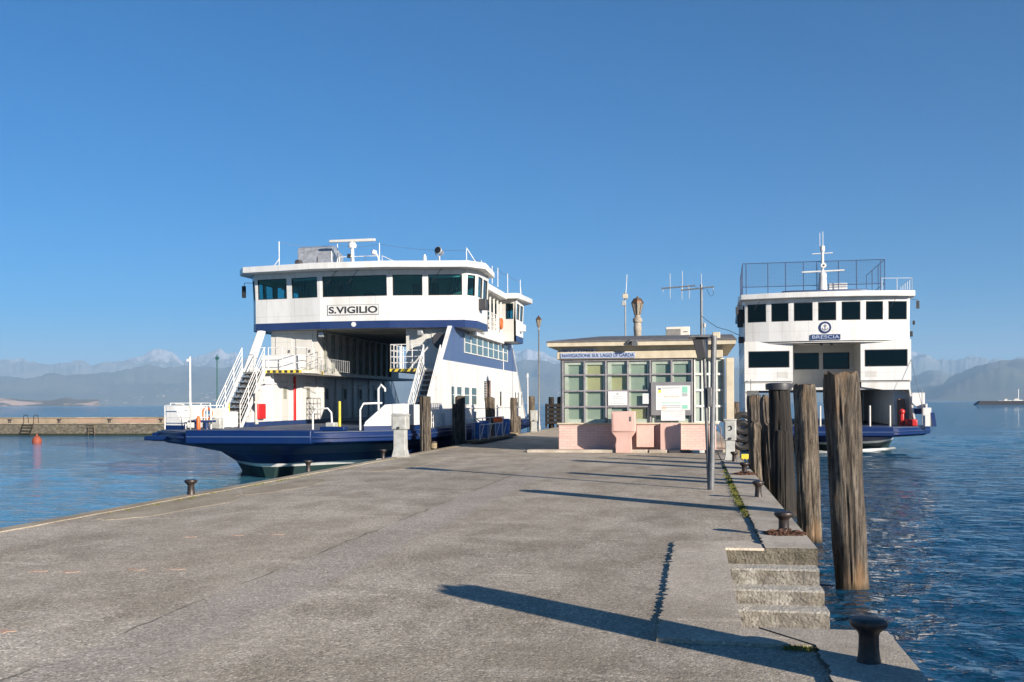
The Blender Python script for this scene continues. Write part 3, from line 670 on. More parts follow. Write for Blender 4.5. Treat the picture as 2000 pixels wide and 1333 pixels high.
# lower side windows (starboard)
XS = FX + 4.5
def side_window(y0, y1, z0, z1, m='glass_green', mid=True, frame='ship_white'):
    f = MB(); t = .045
    f.box(XS, XS + .03, y0 - t, y1 + t, z0 - t, z0); f.box(XS, XS + .03, y0 - t, y1 + t, z1, z1 + t); f.box(XS, XS + .03, y0 - t, y0, z0, z1); f.box(XS, XS + .03, y1, y1 + t, z0, z1)
    if mid: zm = z0 + (z1 - z0) * .55; f.box(XS + .012, XS + .028, y0, y1, zm - .02, zm + .02)
    fo = f.build('side_window', frame, fer); p = MB(); p.box(XS + .001, XS + .011, y0, y1, z0, z1); p.build('pane', m, fo)
for a, b in ((44.2, 44.85), (45.3, 46.3), (46.85, 47.95), (48.4, 49.6)): side_window(a, b, 1.60, 2.40)
for k in range(8): side_window(47.0 + k * 1.41, 47.0 + k * 1.41 + 1.33, 4.08, 4.90, frame='rail_white')
for a, b in ((55.7, 56.3), (60.6, 61.1), (61.5, 62.0), (62.7, 63.1)): side_window(a, b, 1.5, 2.3, 'glass_dark', False)
mb = MB(); mb.box(XS, XS + .03, 52.2, 53.1, 1.0, 2.85); mb.build('side_door', 'door_brown', fer); mb = MB()
for k in range(12): mb.box(XS, XS + .04, 51.5, 52.0, 1.8 + k * .085, 1.85 + k * .085)
mb.build('louvre', 'dark_panel', fer)
mb = MB(); mb.path([(XS + .03, 56.8, z) for z in (.7, 2, 3.5, 5)], .025); mb.path([(XS + .05, 44, 1.42), (XS + .05, 63, 1.42)], .022)
for k in range(9): mb.tube((XS, 44 + k * 2.35, 1.42), (XS + .06, 44 + k * 2.35, 1.42), .02, 6)
for yy in (42.6, 45., 49., 53.5): mb.box(XS, XS + .16, yy, yy + .2, DK, DK + .55)
mb.build('side_fittings', 'rail_white', fer)
# bow bulwarks
def bulwark(A, B, back, name='bulwark'):
    A, B = Vector(A), Vector(B); d = (B - A).normalized(); n = Vector((d.y, -d.x)) * .05; mb = MB()
    pr = [(0, .86), (0.05, 1.02), (.52, 1.62), (1., 1.66), (1., .86)]; L = (B - A).length
    P = [(A + d * L * u, z) for u, z in pr]
    vs = [(p.x - n.x, p.y - n.y, z) for p, z in P] + [(p.x + n.x, p.y + n.y, z) for p, z in P]; k = len(P)
    mb.add(vs, [tuple(range(k)), tuple(range(k, 2 * k))[::-1]] + [(i, k + i, k + (i + 1) % k, (i + 1) % k) for i in range(k)])
    dd = Vector(back) - B; Lb = dd.length; dd.normalize(); nb = Vector((dd.y, -dd.x)) * .04
    q = [B - nb, Vector(back) - nb, Vector(back) + nb, B + nb]; mb.hexa([(v.x, v.y, .86) for v in q] + [(v.x, v.y, 1.62) for v in q])
    o = mb.build(name, 'ship_white', fer, bevel=.015)
    b2 = MB(); n2 = Vector((d.y, -d.x)) * .07; q = [A - n2, B - n2, B + n2, A + n2]; b2.hexa([(v.x, v.y, .68) for v in q] + [(v.x, v.y, .858) for v in q])
    nb = Vector((dd.y, -dd.x)) * .06; q = [B - nb, Vector(back) - nb, Vector(back) + nb, B + nb]; b2.hexa([(v.x, v.y, .68) for v in q] + [(v.x, v.y, .855) for v in q])
    b2.build('bulwark_base', 'hull_blue', o)
    pp = MB(); e = A - d * .12; f = A + d * L * .45
    pp.path([(e.x, e.y, .72), (e.x, e.y, 1.45), (e.x + d.x * .12, e.y + d.y * .12, 1.66), (f.x, f.y, 1.68)], .035, 8); pp.build('grab_rail', 'rail_white', o)
bulwark((-11.55, 34.85), (-10.35, 35.9), (-10.05, 38.2))
bulwark((-19.3, 36.5), (-20.05, 36.62), (-20.1, 39.8))
mb = MB(); mb.box(-11.2, -10.35, 36.6, 38.2, .72, 1.62); mb.box(-10.9, -10.3, 38.6, 39.3, .72, 1.6); mb.build('deck_box', 'ship_white', fer, bevel=.03)
mb = MB(); rail(mb, [(-10.05, 38.3, .72), (-10.05, 40.2, .72)], .95, (.2, .4, .6, .8, 1.), step=.3); mb.build('side_gate', 'rail_white', fer)
mb = MB(); mb.path([(-13.3, 34.5, .74), (-13.3, 34.5, 1.3), (-13.15, 34.5, 1.5), (-12.75, 34.5, 1.5), (-12.65, 34.6, 1.35), (-12.65, 34.7, .74)], .035, 8)
mb.build('hoop_rail', 'rail_white', fer); mb = MB(); mb.path([(-11.35, 36., .74), (-11.35, 36., 2.2), (-11.25, 36., 2.35), (-11.1, 36., 2.2), (-11.1, 36., 2.1)], .04, 8); mb.build('hoop_rail', 'rail_white', fer)
mb = MB(); mb.tube((-12.45, 34.9, .74), (-12.45, 34.9, 1.75), .05, 10); mb.build('marker_post', 'yellow_paint', fer)
mb = MB(); mb.box(-12.85, -12.5, 34.5, 35., .72, 1.0); mb.build('winch', 'cab_grey', fer, bevel=.04); mb = MB(); mb.box(-12.9, -12.0, 34.1, 34.5, .70, .86); mb.build('winch_base', 'hull_blue', fer, bevel=.03)
# port side deck clutter
mb = MB(); rail(mb, [(-20.05, 36.9, .72), (-20.08, 40.3, .72)], 1.0, (.5, 1.), step=.8); rail(mb, [(-19.9, 36.2, .72), (-18.75, 36.0, .72), (-18.0, 37.2, .72)], .9, (.5, 1.), step=.8); mb.build('railing', 'rail_white', fer)
for x0, y0, w_, h_ in ((-20.0, 38.0, .5, .85), (-19.2, 38.6, .55, .8), (-18.75, 38.9, .35, .65)):
    mb = MB(); mb.box(x0, x0 + w_, y0, y0 + .5, .72, .72 + h_); mb.build('deck_box', 'ship_white', fer, bevel=.04)
mb = MB(); mb.tube((-18.3, 36.4, .74), (-18.3, 36.4, 1.0), .09, 12); mb.tube((-18.75, 36.5, .74), (-18.75, 36.5, 1.0), .09, 12); mb.box(-19., -18., 36.3, 36.6, .98, 1.06); mb.build('deck_bitts', 'navy', fer, bevel=.01)
mb = MB(); xh0, xh1 = XA(399, 36.6), XA(412, 36.6); mb.path([(xh0, 36.6, .72), (xh0, 36.6, 1.4), (xh0 + .1, 36.6, 1.6), (xh1 - .05, 36.6, 1.62), (xh1, 36.6, 1.5), (xh1, 36.6, .72)], .03, 8); mb.build('hoop_rail', 'rail_white', fer)
mb = MB(); mb.box(XA(413, 37), XA(432, 37), 36.9, 37.3, .72, 1.15); mb.build('winch', 'cab_grey', fer, bevel=.04)
mb = MB(); mb.tube((-18.9, 39.6, .72), (-18.9, 39.6, 1.7), .03, 8); mb.build('marker_post', 'yellow_paint', fer)
mb = MB(); mb.box(FX - 4.6, FX - 2.5, 34.3, 34.9, .36, .52); mb.box(FX - 4.9, FX - 3.0, 35.4, 36.9, .3, .62); mb.build('corner_fender', 'hull_blue', fer, bevel=.05)

# bridge: two wheelhouses, gallery and roof
ctr = [(-20.5, 45.6), (-20.1, 44.95), (-18.33, 44.7), (-16.75, 44.42), (-13.45, 44.42), (-11.87, 44.7), (-10.1, 44.95), (-9.7, 45.6)]
def wheelhouse(q):
    f = (lambda p: p) if not q else (lambda p: (p[0], my(p[1])))
    nodes = [(-20.5, 48.1)] + ctr + [(-9.7, 48.1)]
    band, wl, up = MB(), MB(), MB(); wins = []
    ZW, ZT = (6.42, 7.68) if not q else (6.22, 7.40)
    for i, (a, b) in enumerate(zip(nodes, nodes[1:])):
        a_, b_ = f(a), f(b)
        if q: a_, b_ = b_, a_
        band.wall(a_, b_, 5.08, 5.41, th=.1); wl.wall(a_, b_, 5.411, ZW, th=.1)
        L = math.dist(a, b); pad = .13 / L; 
        hs = [(pad, 1 - pad, .08, .82)]
        if i == 4: hs = [(pad, 1 - pad, .08, .82)]
        if i in (0, 8): hs = [(.08, .46, .08, .82), (.54, .92, .08, .82)]
        P = up.wall(a_, b_, ZW, ZT, hs, th=.1, lean=.06)
        for h in hs: wins.append((P, h, i))
    # back wall
    a_, b_ = f((-9.7, 48.1)), f((-20.5, 48.1))
    if q: a_, b_ = b_, a_
    hs = [(.012, .052, .08, .82), (.948, .988, .08, .82), (.09, .17, .08, .82), (.22, .34, .08, .82), (.66, .78, .08, .82), (.83, .91, .08, .82)]
    bw = MB(); bw.wall(a_, b_, 5.08, ZW, th=.1); P = bw.wall(a_, b_, ZW, ZT, hs, th=.1)
    for h in hs: wins.append((P, h, 9))
    band.build('bridge_band', 'navy', fer); wl.build('bridge_wall', 'ship_white', fer); up.build('window_wall', 'ship_white', fer); bw.build('bridge_back', 'ship_cream', fer)
    for P, h, i in wins:
        u0, u1, v0, v1 = h; g_ = MB()
        def PP(u, v, d): A, B = Vector(P(u, v, 0)), Vector(P(u, v, 1)); return A.lerp(B, d)
        du = .03 / math.dist(P(0, 0, 0), P(1, 0, 0)); dv = .03 / 1.36
        for (a, b, c, e) in ((u0, u0 + du, v0, v1), (u1 - du, u1, v0, v1), (u0 + du, u1 - du, v0, v0 + dv), (u0 + du, u1 - du, v1 - dv, v1)):
            g_.hexa([PP(a, c, .15), PP(b, c, .15), PP(b, c, .85), PP(a, c, .85), PP(a, e, .15), PP(b, e, .15), PP(b, e, .85), PP(a, e, .85)])
        fr = g_.build('window', 'black_rubber', fer); pn = MB()
        pn.hexa([PP(u0 + du, v0 + dv, .45), PP(u1 - du, v0 + dv, .45), PP(u1 - du, v0 + dv, .55), PP(u0 + du, v0 + dv, .55), PP(u0 + du, v1 - dv, .45), PP(u1 - du, v1 - dv, .45), PP(u1 - du, v1 - dv, .55), PP(u0 + du, v1 - dv, .55)])
        pn.build('pane', 'glass_teal', fr, smooth=False)
        if i in (3, 6, 7):
            rb = MB(); vt = v1 - dv; rb.hexa([PP(u0 + du, vt - .07, .8), PP(u1 - du, vt - .07, .8), PP(u1 - du, vt - .07, .86), PP(u0 + du, vt - .07, .86), PP(u0 + du, vt, .8), PP(u1 - du, vt, .8), PP(u1 - du, vt, .86), PP(u0 + du, vt, .86)]); rb.build('roller_blind', 'frame_white', fr)
    # floor, roof
    fl = [f(p) for p in [(-20.45, 48.05), (-20.45, 45.65), (-20.05, 45.02), (-18.3, 44.78), (-16.7, 44.5), (-13.5, 44.5), (-11.9, 44.78), (-10.15, 45.02), (-9.75, 45.65), (-9.75, 48.05)]]
    rf = [f(p) for p in [(-20.75, 48.6), (-21.0, 45.2), (-20.4, 44.2), (-18.4, 43.85), (-16.8, 43.5), (-13.4, 43.5), (-11.8, 43.85), (-9.8, 44.2), (-9.2, 45.2), (-9.45, 48.6)]]
    rf2 = [(x + (FX - x) * .03, y + (46.5 - y if not q else my(46.5) - y) * .12) for x, y in rf]
    if q: fl, rf, rf2 = fl[::-1], rf[::-1], rf2[::-1]
    mb = MB(); mb.prism(fl[::1], 5.10, 5.18); mb.build('bridge_floor', 'ship_cream', fer)
    mb = MB(); mb.prism(rf, ZT + .01, ZT + .29); mb.prism(rf2, ZT + .291, ZT + .33); mb.build('bridge_roof', 'ship_white', fer, bevel=.03)
    # inside: console, curtains
    mb = MB(); y = 45.6 if not q else my(45.6); mb.box(-17.6, -12.4, y - .3, y + .3, 5.2, 6.45); mb.build('console', 'dark_panel', fer, bevel=.03)
    mb = MB()
    for x in (-19.1, -17.6, -16.9, -12.9, -11.4, -10.6):
        y = 47.7 if not q else my(47.7)
        for k in range(6): mb.box(x + k * .09, x + k * .09 + .06, y + (.04 if k % 2 else 0), y + .05 + (.04 if k % 2 else 0), 6.2, 7.7)
    mb.build('curtains', 'curtain_teal', fer)
    mb = MB()
    for x in (-18.9, -15.6, -14.7, -11.2): y = 47.4 if not q else my(47.4); mb.box(x, x + .5, y - .25, y + .25, 5.2, 6.95)
    mb.build('cupboards', 'interior', fer, bevel=.02)
for q in (0, 1): wheelhouse(q)
# wipers, mirror
mb = MB()
for x, y in ((-15.9, 44.3), (-14.9, 44.3), (-11.1, 44.65)):
    mb.tube((x, y, 7.72), (x - .45, y - .03, 7.1), .012, 6); mb.box(x - .05, x + .05, y - .04, y + .04, 7.68, 7.78)
mb.build('wipers', 'black_rubber', fer)
mb = MB(); mb.box(-21.0, -20.85, 45.4, 45.55, 6.7, 7.25); mb.tube((-20.9, 45.48, 7.4), (-20.5, 45.6, 7.4), .015, 6); mb.tube((-20.9, 45.48, 7.4), (-20.9, 45.48, 7.2), .015, 6)
mb.build('mirror', 'black_rubber', fer, bevel=.02)
mb = MB(); mb.box(-9.7, -9.35, 46.0, 46.5, 5.95, 6.45); mb.build('wing_box', 'dark_panel', fer, bevel=.03); mb = MB(); mb.box(-9.7, -9.4, 57.2, 57.6, 5.7, 6.1); mb.build('wing_box', 'ship_white', fer, bevel=.03)
# gallery between the wheelhouses
for sgn in (-1, 1):
    def sx_(d): return FX + sgn * d
    mb = MB(); mb.box(sx_(4.45), sx_(4.75), 48.11, my(48.11), 4.95, 5.46); mb.build('gallery_fascia', 'ship_white', fer)
    mb = MB(); mb.box(sx_(3.6), sx_(5.02), 48.0, my(48.62), 7.34, 7.66); mb.build('gallery_roof', 'ship_white', fer, bevel=.02)
    mb = MB(); mb.box(sx_(0), sx_(3.5), 48.12, my(48.12), 5.2, 7.6); mb.build('lounge', 'ship_cream', fer)
    for k in range(6):
        y0 = 48.5 + k * 1.2; mb = MB(); mb.box(sx_(3.5), sx_(3.53), y0, y0 + .8, 6.0, 7.0); mb.build('lounge_window', 'glass_dark', fer)
    mb = MB()
    for k in range(8): yy = 48.4 + k * 1.0; mb.box(sx_(4.62), sx_(4.70), yy, yy + .08, 5.461, 7.34)
    rail(mb, [(sx_(4.66), 48.2, 5.46), (sx_(4.66), 55.8, 5.46)], .95, (.25, .5, .75, 1.), step=.6); mb.build('gallery_railing', 'rail_white', fer)
mb = MB(); mb.box(FX - 4.4, FX + 4.4, 45.35, my(45.35), BR + .082, BR + .15); mb.build('car_deck_ceiling', 'interior', fer)
# name board and emblem
P = lambda u, v, d: (-15.1 - 1.18 + u, 44.42 - d, 5.73 + v)
x0, z0 = AY(640, 614, 44.42); x1, z1 = AY(740, 597, 44.42)
mb = MB(); mb.box(x0, x1, 44.40, 44.4195, z0 - .06, z1 + .06); nb = mb.build('name_board', 'ship_white', fer)
mb = MB()
for (a, b, c, e) in ((x0, x1, z0 - .06, z0 - .045), (x0, x1, z1 + .045, z1 + .06), (x0, x0 + .015, z0 - .045, z1 + .045), (x1 - .015, x1, z0 - .045, z1 + .045)): mb.box(a, b, 44.392, 44.40, c, e)
mb.build('board_frame', 'grey_metal', nb)
text_mb('S.VIGILIO', (x1 - x0) - .12, z1 - z0 - .03, lambda u, v, d: (x0 + .06 + u, 44.40 - d, z0 + .015 + v), bold=.03).build('lettering', 'text_black', nb, smooth=False)
mb = MB(); xe, ze = AY(691, 634, 44.42); mb.tube((xe, 44.42, ze), (xe, 44.39, ze), .11, 20); mb.build('emblem', 'ship_white', fer)
t_ = text_mb('S.VIGILIO', 1.5, .22, lambda u, v, d: (FX + 4.75 + d, 48.9 + u, 5.08 + v), bold=.01); t_.build('side_lettering', 'text_black', fer, smooth=False)
# roof equipment
xr, zr_ = AY(688, 466, 46.0)
mb = MB(); mb.lathe(xr, 46.0, [(.10, 8.0), (.08, 8.9), (.075, 8.95), (.18, 8.97), (.20, 9.12), (.14, 9.22), (.05, 9.26)], 16); rd = mb.build('radar_mast', 'ship_white', fer)
mb = MB(); mb.box(xr - 1.13, xr + 1.13, 45.93, 46.07, 9.25, 9.38); mb.build('radar_scanner', 'ship_cream', rd, bevel=.03)
mb = MB(); mb.box(xr - .2, xr - .06, 45.85, 45.97, 8.5, 8.68); mb.build('mast_lamp', 'black_rubber', rd)
x0 = XA(594, 47.3); x1 = XA(660, 47.3); ZE = AY(626, 482, 47.)[1]; mb = MB()
mb.plate([(46.6, 7.9), (48.2, 7.9), (48.2, 8.95), (47.9, 9.0), (47.0, ZE), (46.68, ZE - .08), (46.55, ZE - .28)], x0, x1); ex = mb.build('exhaust_housing', 'galv', fer, bevel=.02)
mb = MB(); mb.box(x0 + 1.0, x0 + 1.03, 46.53, 46.56, 8.0, 8.7); mb.box(x0, x1, 46.53, 46.55, 8.38, 8.40); mb.build('housing_seam', 'grey_metal', ex)
mb = MB(); xc = XA(585, 45.5); mb.tube((xc, 45.3, 8.28), (xc, 45.7, 8.3), .13, 14); mb.build('horn', 'dark_panel', fer, bevel=.02)
xs1, zs1 = AY(858, 492, 45.5); mb = MB(); mb.tube((xs1, 45.5, 8.0), (xs1, 45.5, zs1 - .22), .045, 10); mb.path([(xs1 - .2, 45.5, zs1), (xs1 - .17, 45.5, zs1 - .14), (xs1, 45.5, zs1 - .22), (xs1 + .17, 45.5, zs1 - .14), (xs1 + .2, 45.5, zs1)], .02)
sl = mb.build('searchlight', 'galv', fer); mb = MB(); mb.tube((xs1 - .03, 45.35, zs1 + .05), (xs1 + .04, 45.72, zs1 - .03), .18, 18, r1=.10); mb.build('lamp_body', 'galv', sl, bevel=.02)
mb = MB(); mb.tube((xs1 - .035, 45.325, zs1 + .058), (xs1 - .03, 45.349, zs1 + .052), .15, 18); mb.build('lens', 'glass_dark', sl)
mb = MB(); xq = XA(831, 45.5); mb.lathe(xq, 45.5, [(.08, 8.0), (.08, 8.35), (.05, 8.46), (.01, 8.5)], 12); mb.build('vent_cowl', 'ship_white', fer)
mb = MB()
a, b = XA(664, 45.9), XA(740, 45.9); rail(mb, [(a, 45.9, 8.0), (b, 45.9, 8.0)], .55, (.5, 1.), step=.7)
a, b = XA(748, 46.4), XA(785, 46.4); mb.path([(a, 46.4, 8.0), (a, 46.4, 8.62), (b, 46.4, 8.18)], .02); mb.path([(a + .35, 46.4, 8.0), (a + .35, 46.4, 8.4)], .016)
mb.build('roof_railing', 'rail_white', fer)
mb = MB(); xd = XA(737, 45.6); mb.tube((xd, 45.5, 8.62), (xd - .15, 45.4, 8.68), .11, 12); mb.path([(xd + .25, 45.6, 8.0), (xd, 45.6, 8.6)], .04); mb.build('floodlight', 'ship_white', fer)
mb = MB(); wr = MB(); pp = []
for px, yy, ptop in ((545, 45.6, 472), (659, 46.6, 477), (741, 46.6, 475), (911, 45.3, 487)):
    x, z = AY(px, ptop, yy); mb = MB(); mb.tube((x, yy, 7.9), (x, yy, z), .022, 6)
    if px == 545: mb.tube((x - .45, yy, 7.95), (x, yy, 8.5), .02, 6)
    if px == 911: mb.tube((x + .45, yy + .2, 7.95), (x, yy, 8.7), .02, 6)
    mb.build('roof_post', 'rail_white', fer); pp.append((x, yy, z - .05))
for yy, px, pt in ((47.4, 930, 500), (50., 948.5, 512), (51.5, 959, 516), (54.3, 975, 528), (58.4, 992, 541)):
    x = -9.85; z = EYE + (HZ - pt) / F * (yy * .99); base = 7.6
    mb = MB(); mb.tube((x, yy, base), (x, yy, z), .022, 6)
    if px == 992: mb.tube((-9.85, 59.3, 7.6), (-9.85, 58.4, 8.4), .02, 6)
    mb.build('roof_post', 'rail_white', fer); pp.append((x, yy, z - .05))
for a, b in zip(pp, pp[1:]): m_ = [(a[0] + (b[0] - a[0]) * t, a[1] + (b[1] - a[1]) * t, a[2] + (b[2] - a[2]) * t - .12 * math.sin(math.pi * t)) for t in (0, .25, .5, .75, 1)]; wr.path(m_, .008, 4)
wr.build('roof_wires', 'grey_metal', fer)

# ================================================================= FERRY (right, arriving)
BX, BY = 7.25, 59.1
brf = thing('car_ferry', 'white car ferry behind the wooden piles, round blue crest and BRESCIA board on it', 'ferry', (BX, BY, 0), rz=R(-1.5), local=True)
st2 = [(-5.1, 2.7, -3.4, .03), (-4.9, 3.0, -3.1, .4), (-3.6, 3.9, -2.2, 1.3), (-1.9, 4.95, -.6, 2.4), (.6, 5.05, 1.6, 3.3), (4, 5.05, 4.6, 4.1), (9.5, 5.05, 9.5, 4.5)]
_dk = DK
hull(brf, 0, 9.5, st2, .33, -.06)
BD = .33
mb = MB(); mb.box(-2.75, 2.75, -5.35, -4.2, -.1, .37); mb.build('bow_ramp', 'hull_blue', brf, bevel=.04)
mb = MB(); mb.box(-2.72, 2.72, -5.38, -5.3, .08, .12); mb.build('ramp_rub_rail', 'side_blue', brf)
for sgn in (-1, 1):
    mb = MB(); P_ = [(.2, BD), (19, BD), (18, 5.0), (.55, 5.0), (.55, 2.3)]; mb.plate(P_, sgn * 3.62, sgn * 4.42); mb.build('casing', 'ship_white', brf, bevel=.02)
    mb = MB(); mb.plate([(-1.8, BD), (.19, BD), (.6, 2.5), (.5, 2.85), (-.1, 2.3)], sgn * 4.32, sgn * 4.42); mb.build('bulwark', 'ship_cream', brf, bevel=.01)
    mb = MB(); mb.fplate([(sgn * 3.0, 2.28), (sgn * 4.40, 2.28), (sgn * 4.40, 2.8), (sgn * 1.85, 2.8), (sgn * 1.85, 2.45)], -.1, .0); mb.build('fascia', 'ship_white', brf)
    # upper cabin with a big window
    a, b = (sgn * 4.43, sgn * 1.8); lo, hi = min(a, b), max(a, b)
    mb = MB(); Lw = hi - lo; P = mb.wall((lo, -.25), (hi, -.25), 2.80, 5.02, [(.08, .93, .34, .76)], th=.1); mb.build('cabin_front', 'ship_white', brf)
    mb = MB(); mb.box(lo, lo + .08, -.15, 8, 2.8, 5.0); mb.box(hi - .08, hi, -.15, 8, 2.8, 5.0); mb.box(lo, hi, -.15, 8, 2.72, 2.798); mb.build('cabin_side', 'ship_cream', brf)
    mb = MB(); z0, z1 = 2.8 + 2.22 * .34, 2.8 + 2.22 * .76; x0, x1 = lo + Lw * .08, lo + Lw * .93
    for q in ((x0, x0 + .04, z0, z1), (x1 - .04, x1, z0, z1), (x0 + .04, x1 - .04, z0, z0 + .04), (x0 + .04, x1 - .04, z1 - .04, z1)): mb.box(q[0], q[1], -.24, -.16, q[2], q[3])
    fr = mb.build('window', 'black_rubber', brf); mb = MB(); mb.box(x0 + .04, x1 - .04, -.21, -.19, z0 + .04, z1 - .04); mb.build('pane', 'glass_smoke', fr)
    mb = MB()
    for k in range(6): mb.box(sgn * 2.35 - .3, sgn * 2.35 + .3, -.265, -.25, 3.0 + k * .06, 3.03 + k * .06)
    mb.build('vent_grille', 'ship_cream', brf)
    mb = MB()
    for k in range(3): x = lo + .7 + k * .6; mb.box(x, x + .42, 1.2, 1.7, 2.81, 3.9)
    mb.build('seats', 'timber_light', brf, bevel=.05)
    for k in range(8): 
        mb = MB(); mb.box(sgn * 4.42, sgn * 4.44, 1.2 + k * 2., 2.5 + k * 2., 3.5, 4.4); mb.build('side_window', 'glass_dark', brf)
# crossing lounge in the recess
mb = MB(); P = mb.wall((-1.8, 2.6), (1.8, 2.6), 2.45, 5.0, [(.07, .46, .42, .80), (.52, .93, .42, .80)], th=.1); mb.build('recess_wall', 'ship_cream', brf)
for u0, u1 in ((.07, .46), (.52, .93)):
    x0, x1 = -1.8 + 3.6 * u0, -1.8 + 3.6 * u1; z0, z1 = 2.45 + 2.55 * .42, 2.45 + 2.55 * .80; mb = MB()
    for q in ((x0, x0 + .04, z0, z1), (x1 - .04, x1, z0, z1), (x0 + .04, x1 - .04, z0, z0 + .04), (x0 + .04, x1 - .04, z1 - .04, z1)): mb.box(q[0], q[1], 2.61, 2.69, q[2], q[3])
    fr = mb.build('window', 'black_rubber', brf); mb = MB(); mb.box(x0 + .04, x1 - .04, 2.64, 2.66, z0 + .04, z1 - .04); mb.build('pane', 'glass_smoke', fr)
mb = MB(); mb.box(-4.3, 4.3, .05, 17, 2.30, 2.44); mb.build('lounge_floor', 'ship_cream', brf)
mb = MB(); mb.box(-4.3, 4.3, 8.1, 8.2, 2.45, 5.0); mb.build('bulkhead', 'interior', brf)
mb = MB(); mb.box(-1.2, 1.2, -.3, -.15, 4.86, 4.93); mb.box(-.35, -.2, -.35, -.2, 4.75, 4.9); mb.box(.2, .35, -.35, -.2, 4.75, 4.9); mb.build('light_bar', 'dark_panel', brf, bevel=.01)
# bridge
bn = [(-4.5, .6), (-4.38, -.05), (-3.1, -.38), (-1.9, -.58), (-.62, -.68), (.62, -.68), (1.9, -.58), (3.1, -.38), (4.38, -.05), (4.5, .6)]
lw_, up_ = MB(), MB(); bw_ = []
for i, (a, b) in enumerate(zip(bn, bn[1:])):
    lw_.wall(a, b, 5.0 if i in (0, 8) else 5.0, 6.0, th=.1)
    L = math.dist(a, b); pd = .14 / L
    P = up_.wall(a, b, 6.0, 7.35, [(pd, 1 - pd, .08, .83)], th=.1, lean=.03); bw_.append((P, (pd, 1 - pd, .08, .83)))
lw_.build('bridge_wall', 'ship_white', brf); up_.build('window_wall', 'ship_white', brf)
for P, (u0, u1, v0, v1) in bw_:
    def PP(u, v, d): return Vector(P(u, v, 0)).lerp(Vector(P(u, v, 1)), d)
    du = .035 / math.dist(P(0, 0, 0), P(1, 0, 0)); dv = .026; g_ = MB()
    for (a, b, c, e) in ((u0, u0 + du, v0, v1), (u1 - du, u1, v0, v1), (u0 + du, u1 - du, v0, v0 + dv), (u0 + du, u1 - du, v1 - dv, v1)):
        g_.hexa([PP(a, c, .1), PP(b, c, .1), PP(b, c, .85), PP(a, c, .85), PP(a, e, .1), PP(b, e, .1), PP(b, e, .85), PP(a, e, .85)])
    fr = g_.build('window', 'black_rubber', brf); pn = MB()
    pn.hexa([PP(u0 + du, v0 + dv, .4), PP(u1 - du, v0 + dv, .4), PP(u1 - du, v0 + dv, .5), PP(u0 + du, v0 + dv, .5), PP(u0 + du, v1 - dv, .4), PP(u1 - du, v1 - dv, .4), PP(u1 - du, v1 - dv, .5), PP(u0 + du, v1 - dv, .5)])
    pn.build('pane', 'glass_smoke', fr, smooth=False)
mb = MB(); mb.prism([(x * .98, y + .1) for x, y in bn] + [(4.4, 17), (-4.4, 17)], 4.9, 4.998); mb.build('bridge_floor', 'ship_cream', brf)
mb = MB(); mb.box(-4.4, 4.4, 3.2, 3.3, 5.0, 7.3); mb.box(-4.45, -4.35, .6, 17, 5., 7.3); mb.box(4.35, 4.45, .6, 17, 5., 7.3); mb.build('bridge_house', 'ship_cream', brf)
mb = MB(); mb.prism([(-4.75, .6), (-4.62, -.45), (-3.2, -.85), (-1.9, -1.08), (0, -1.18), (1.9, -1.08), (3.2, -.85), (4.62, -.45), (4.75, .6), (4.7, 17.5), (-4.7, 17.5)], 7.36, 7.66); mb.build('bridge_roof', 'ship_white', brf, bevel=.03)
mb = MB(); mb.prism([(-1.9, -.9), (1.6, -.9), (2.2, -.6), (2.2, 2), (-2.4, 2), (-2.4, -.6)], 7.665, 7.78); mb.build('roof_canopy', 'rail_blue', brf, bevel=.04)
# fenced sun deck
mb = MB(); y_ = -.2
for px in (1459, 1501.5, 1536, 1571, 1597, 1639, 1674, 1720.5):
    x = XA(px, BY + y_) - BX; mb.tube((x, y_, 7.66), (x, y_, 9.42), .024, 6)
xa, xb = XA(1452, BY + y_) - BX, XA(1729, BY + y_) - BX
for z in (9.42, 8.1): mb.tube((xa, y_, z), (xb, y_, z), .022, 6)
for x in (xa, xb):
    for yy in (-.2, 2.2, 4.6, 7.): mb.tube((x, yy, 7.66), (x, yy, 9.42), .022, 6)
    for z in (9.42, 8.1): mb.tube((x, y_, z), (x, 7, z), .02, 6)
mb.build('sun_deck_fence', 'rail_blue', brf)
mb = MB(); n_ = 96
for k in range(n_ + 1): x = xa + (xb - xa) * k / n_; mb.tube((x, y_ + .02, 8.1), (x, y_ + .02, 9.42), .0035, 3)
for k in range(18): z = 8.1 + 1.32 * k / 18; mb.tube((xa, y_ + .02, z), (xb, y_ + .02, z), .0035, 3)
mb.build('fence_netting', 'rail_blue', brf)
# mast
xm = XA(1607, BY) - BX; mb = MB()
mb.lathe(xm, -.3, [(.26, 7.78), (.20, 8.5), (.22, 8.55), (.20, 8.75), (.07, 8.8), (.08, 9.35), (.07, 9.9), (.11, 9.95), (.13, 10.05), (.12, 10.25), (.03, 10.28)], 14)
mb.tube((xm - 1.1, -.3, 8.83), (xm + 1.15, -.3, 8.88), .05, 8); mb.tube((xm - .55, -.3, 9.83), (xm + .55, -.3, 9.86), .03, 8)
ms = mb.build('mast', 'ship_white', brf); mb = MB(); mb.tube((xm - .14, -.3, 10.2), (xm - .14, -.3, 11.0), .015, 6); mb.tube((xm + .02, -.3, 10.28), (xm + .02, -.3, 11.05), .018, 6); mb.build('aerials', 'rail_white', ms)
mb = MB(); mb.tube((xm + .04, -.5, 9.16), (xm + .04, -.4, 9.16), .15, 16); mb.build('mast_horn', 'ship_white', ms); mb = MB(); mb.tube((xm + .04, -.52, 9.16), (xm + .04, -.501, 9.16), .05, 12); mb.build('horn_mouth', 'black_rubber', ms)
x0, x1 = XA(1620, BY) - BX, XA(1656, BY) - BX; mb = MB(); mb.box(x0, x1, 0, .8, 7.79, 8.22); mb.build('roof_locker', 'ship_white', brf, bevel=.03)
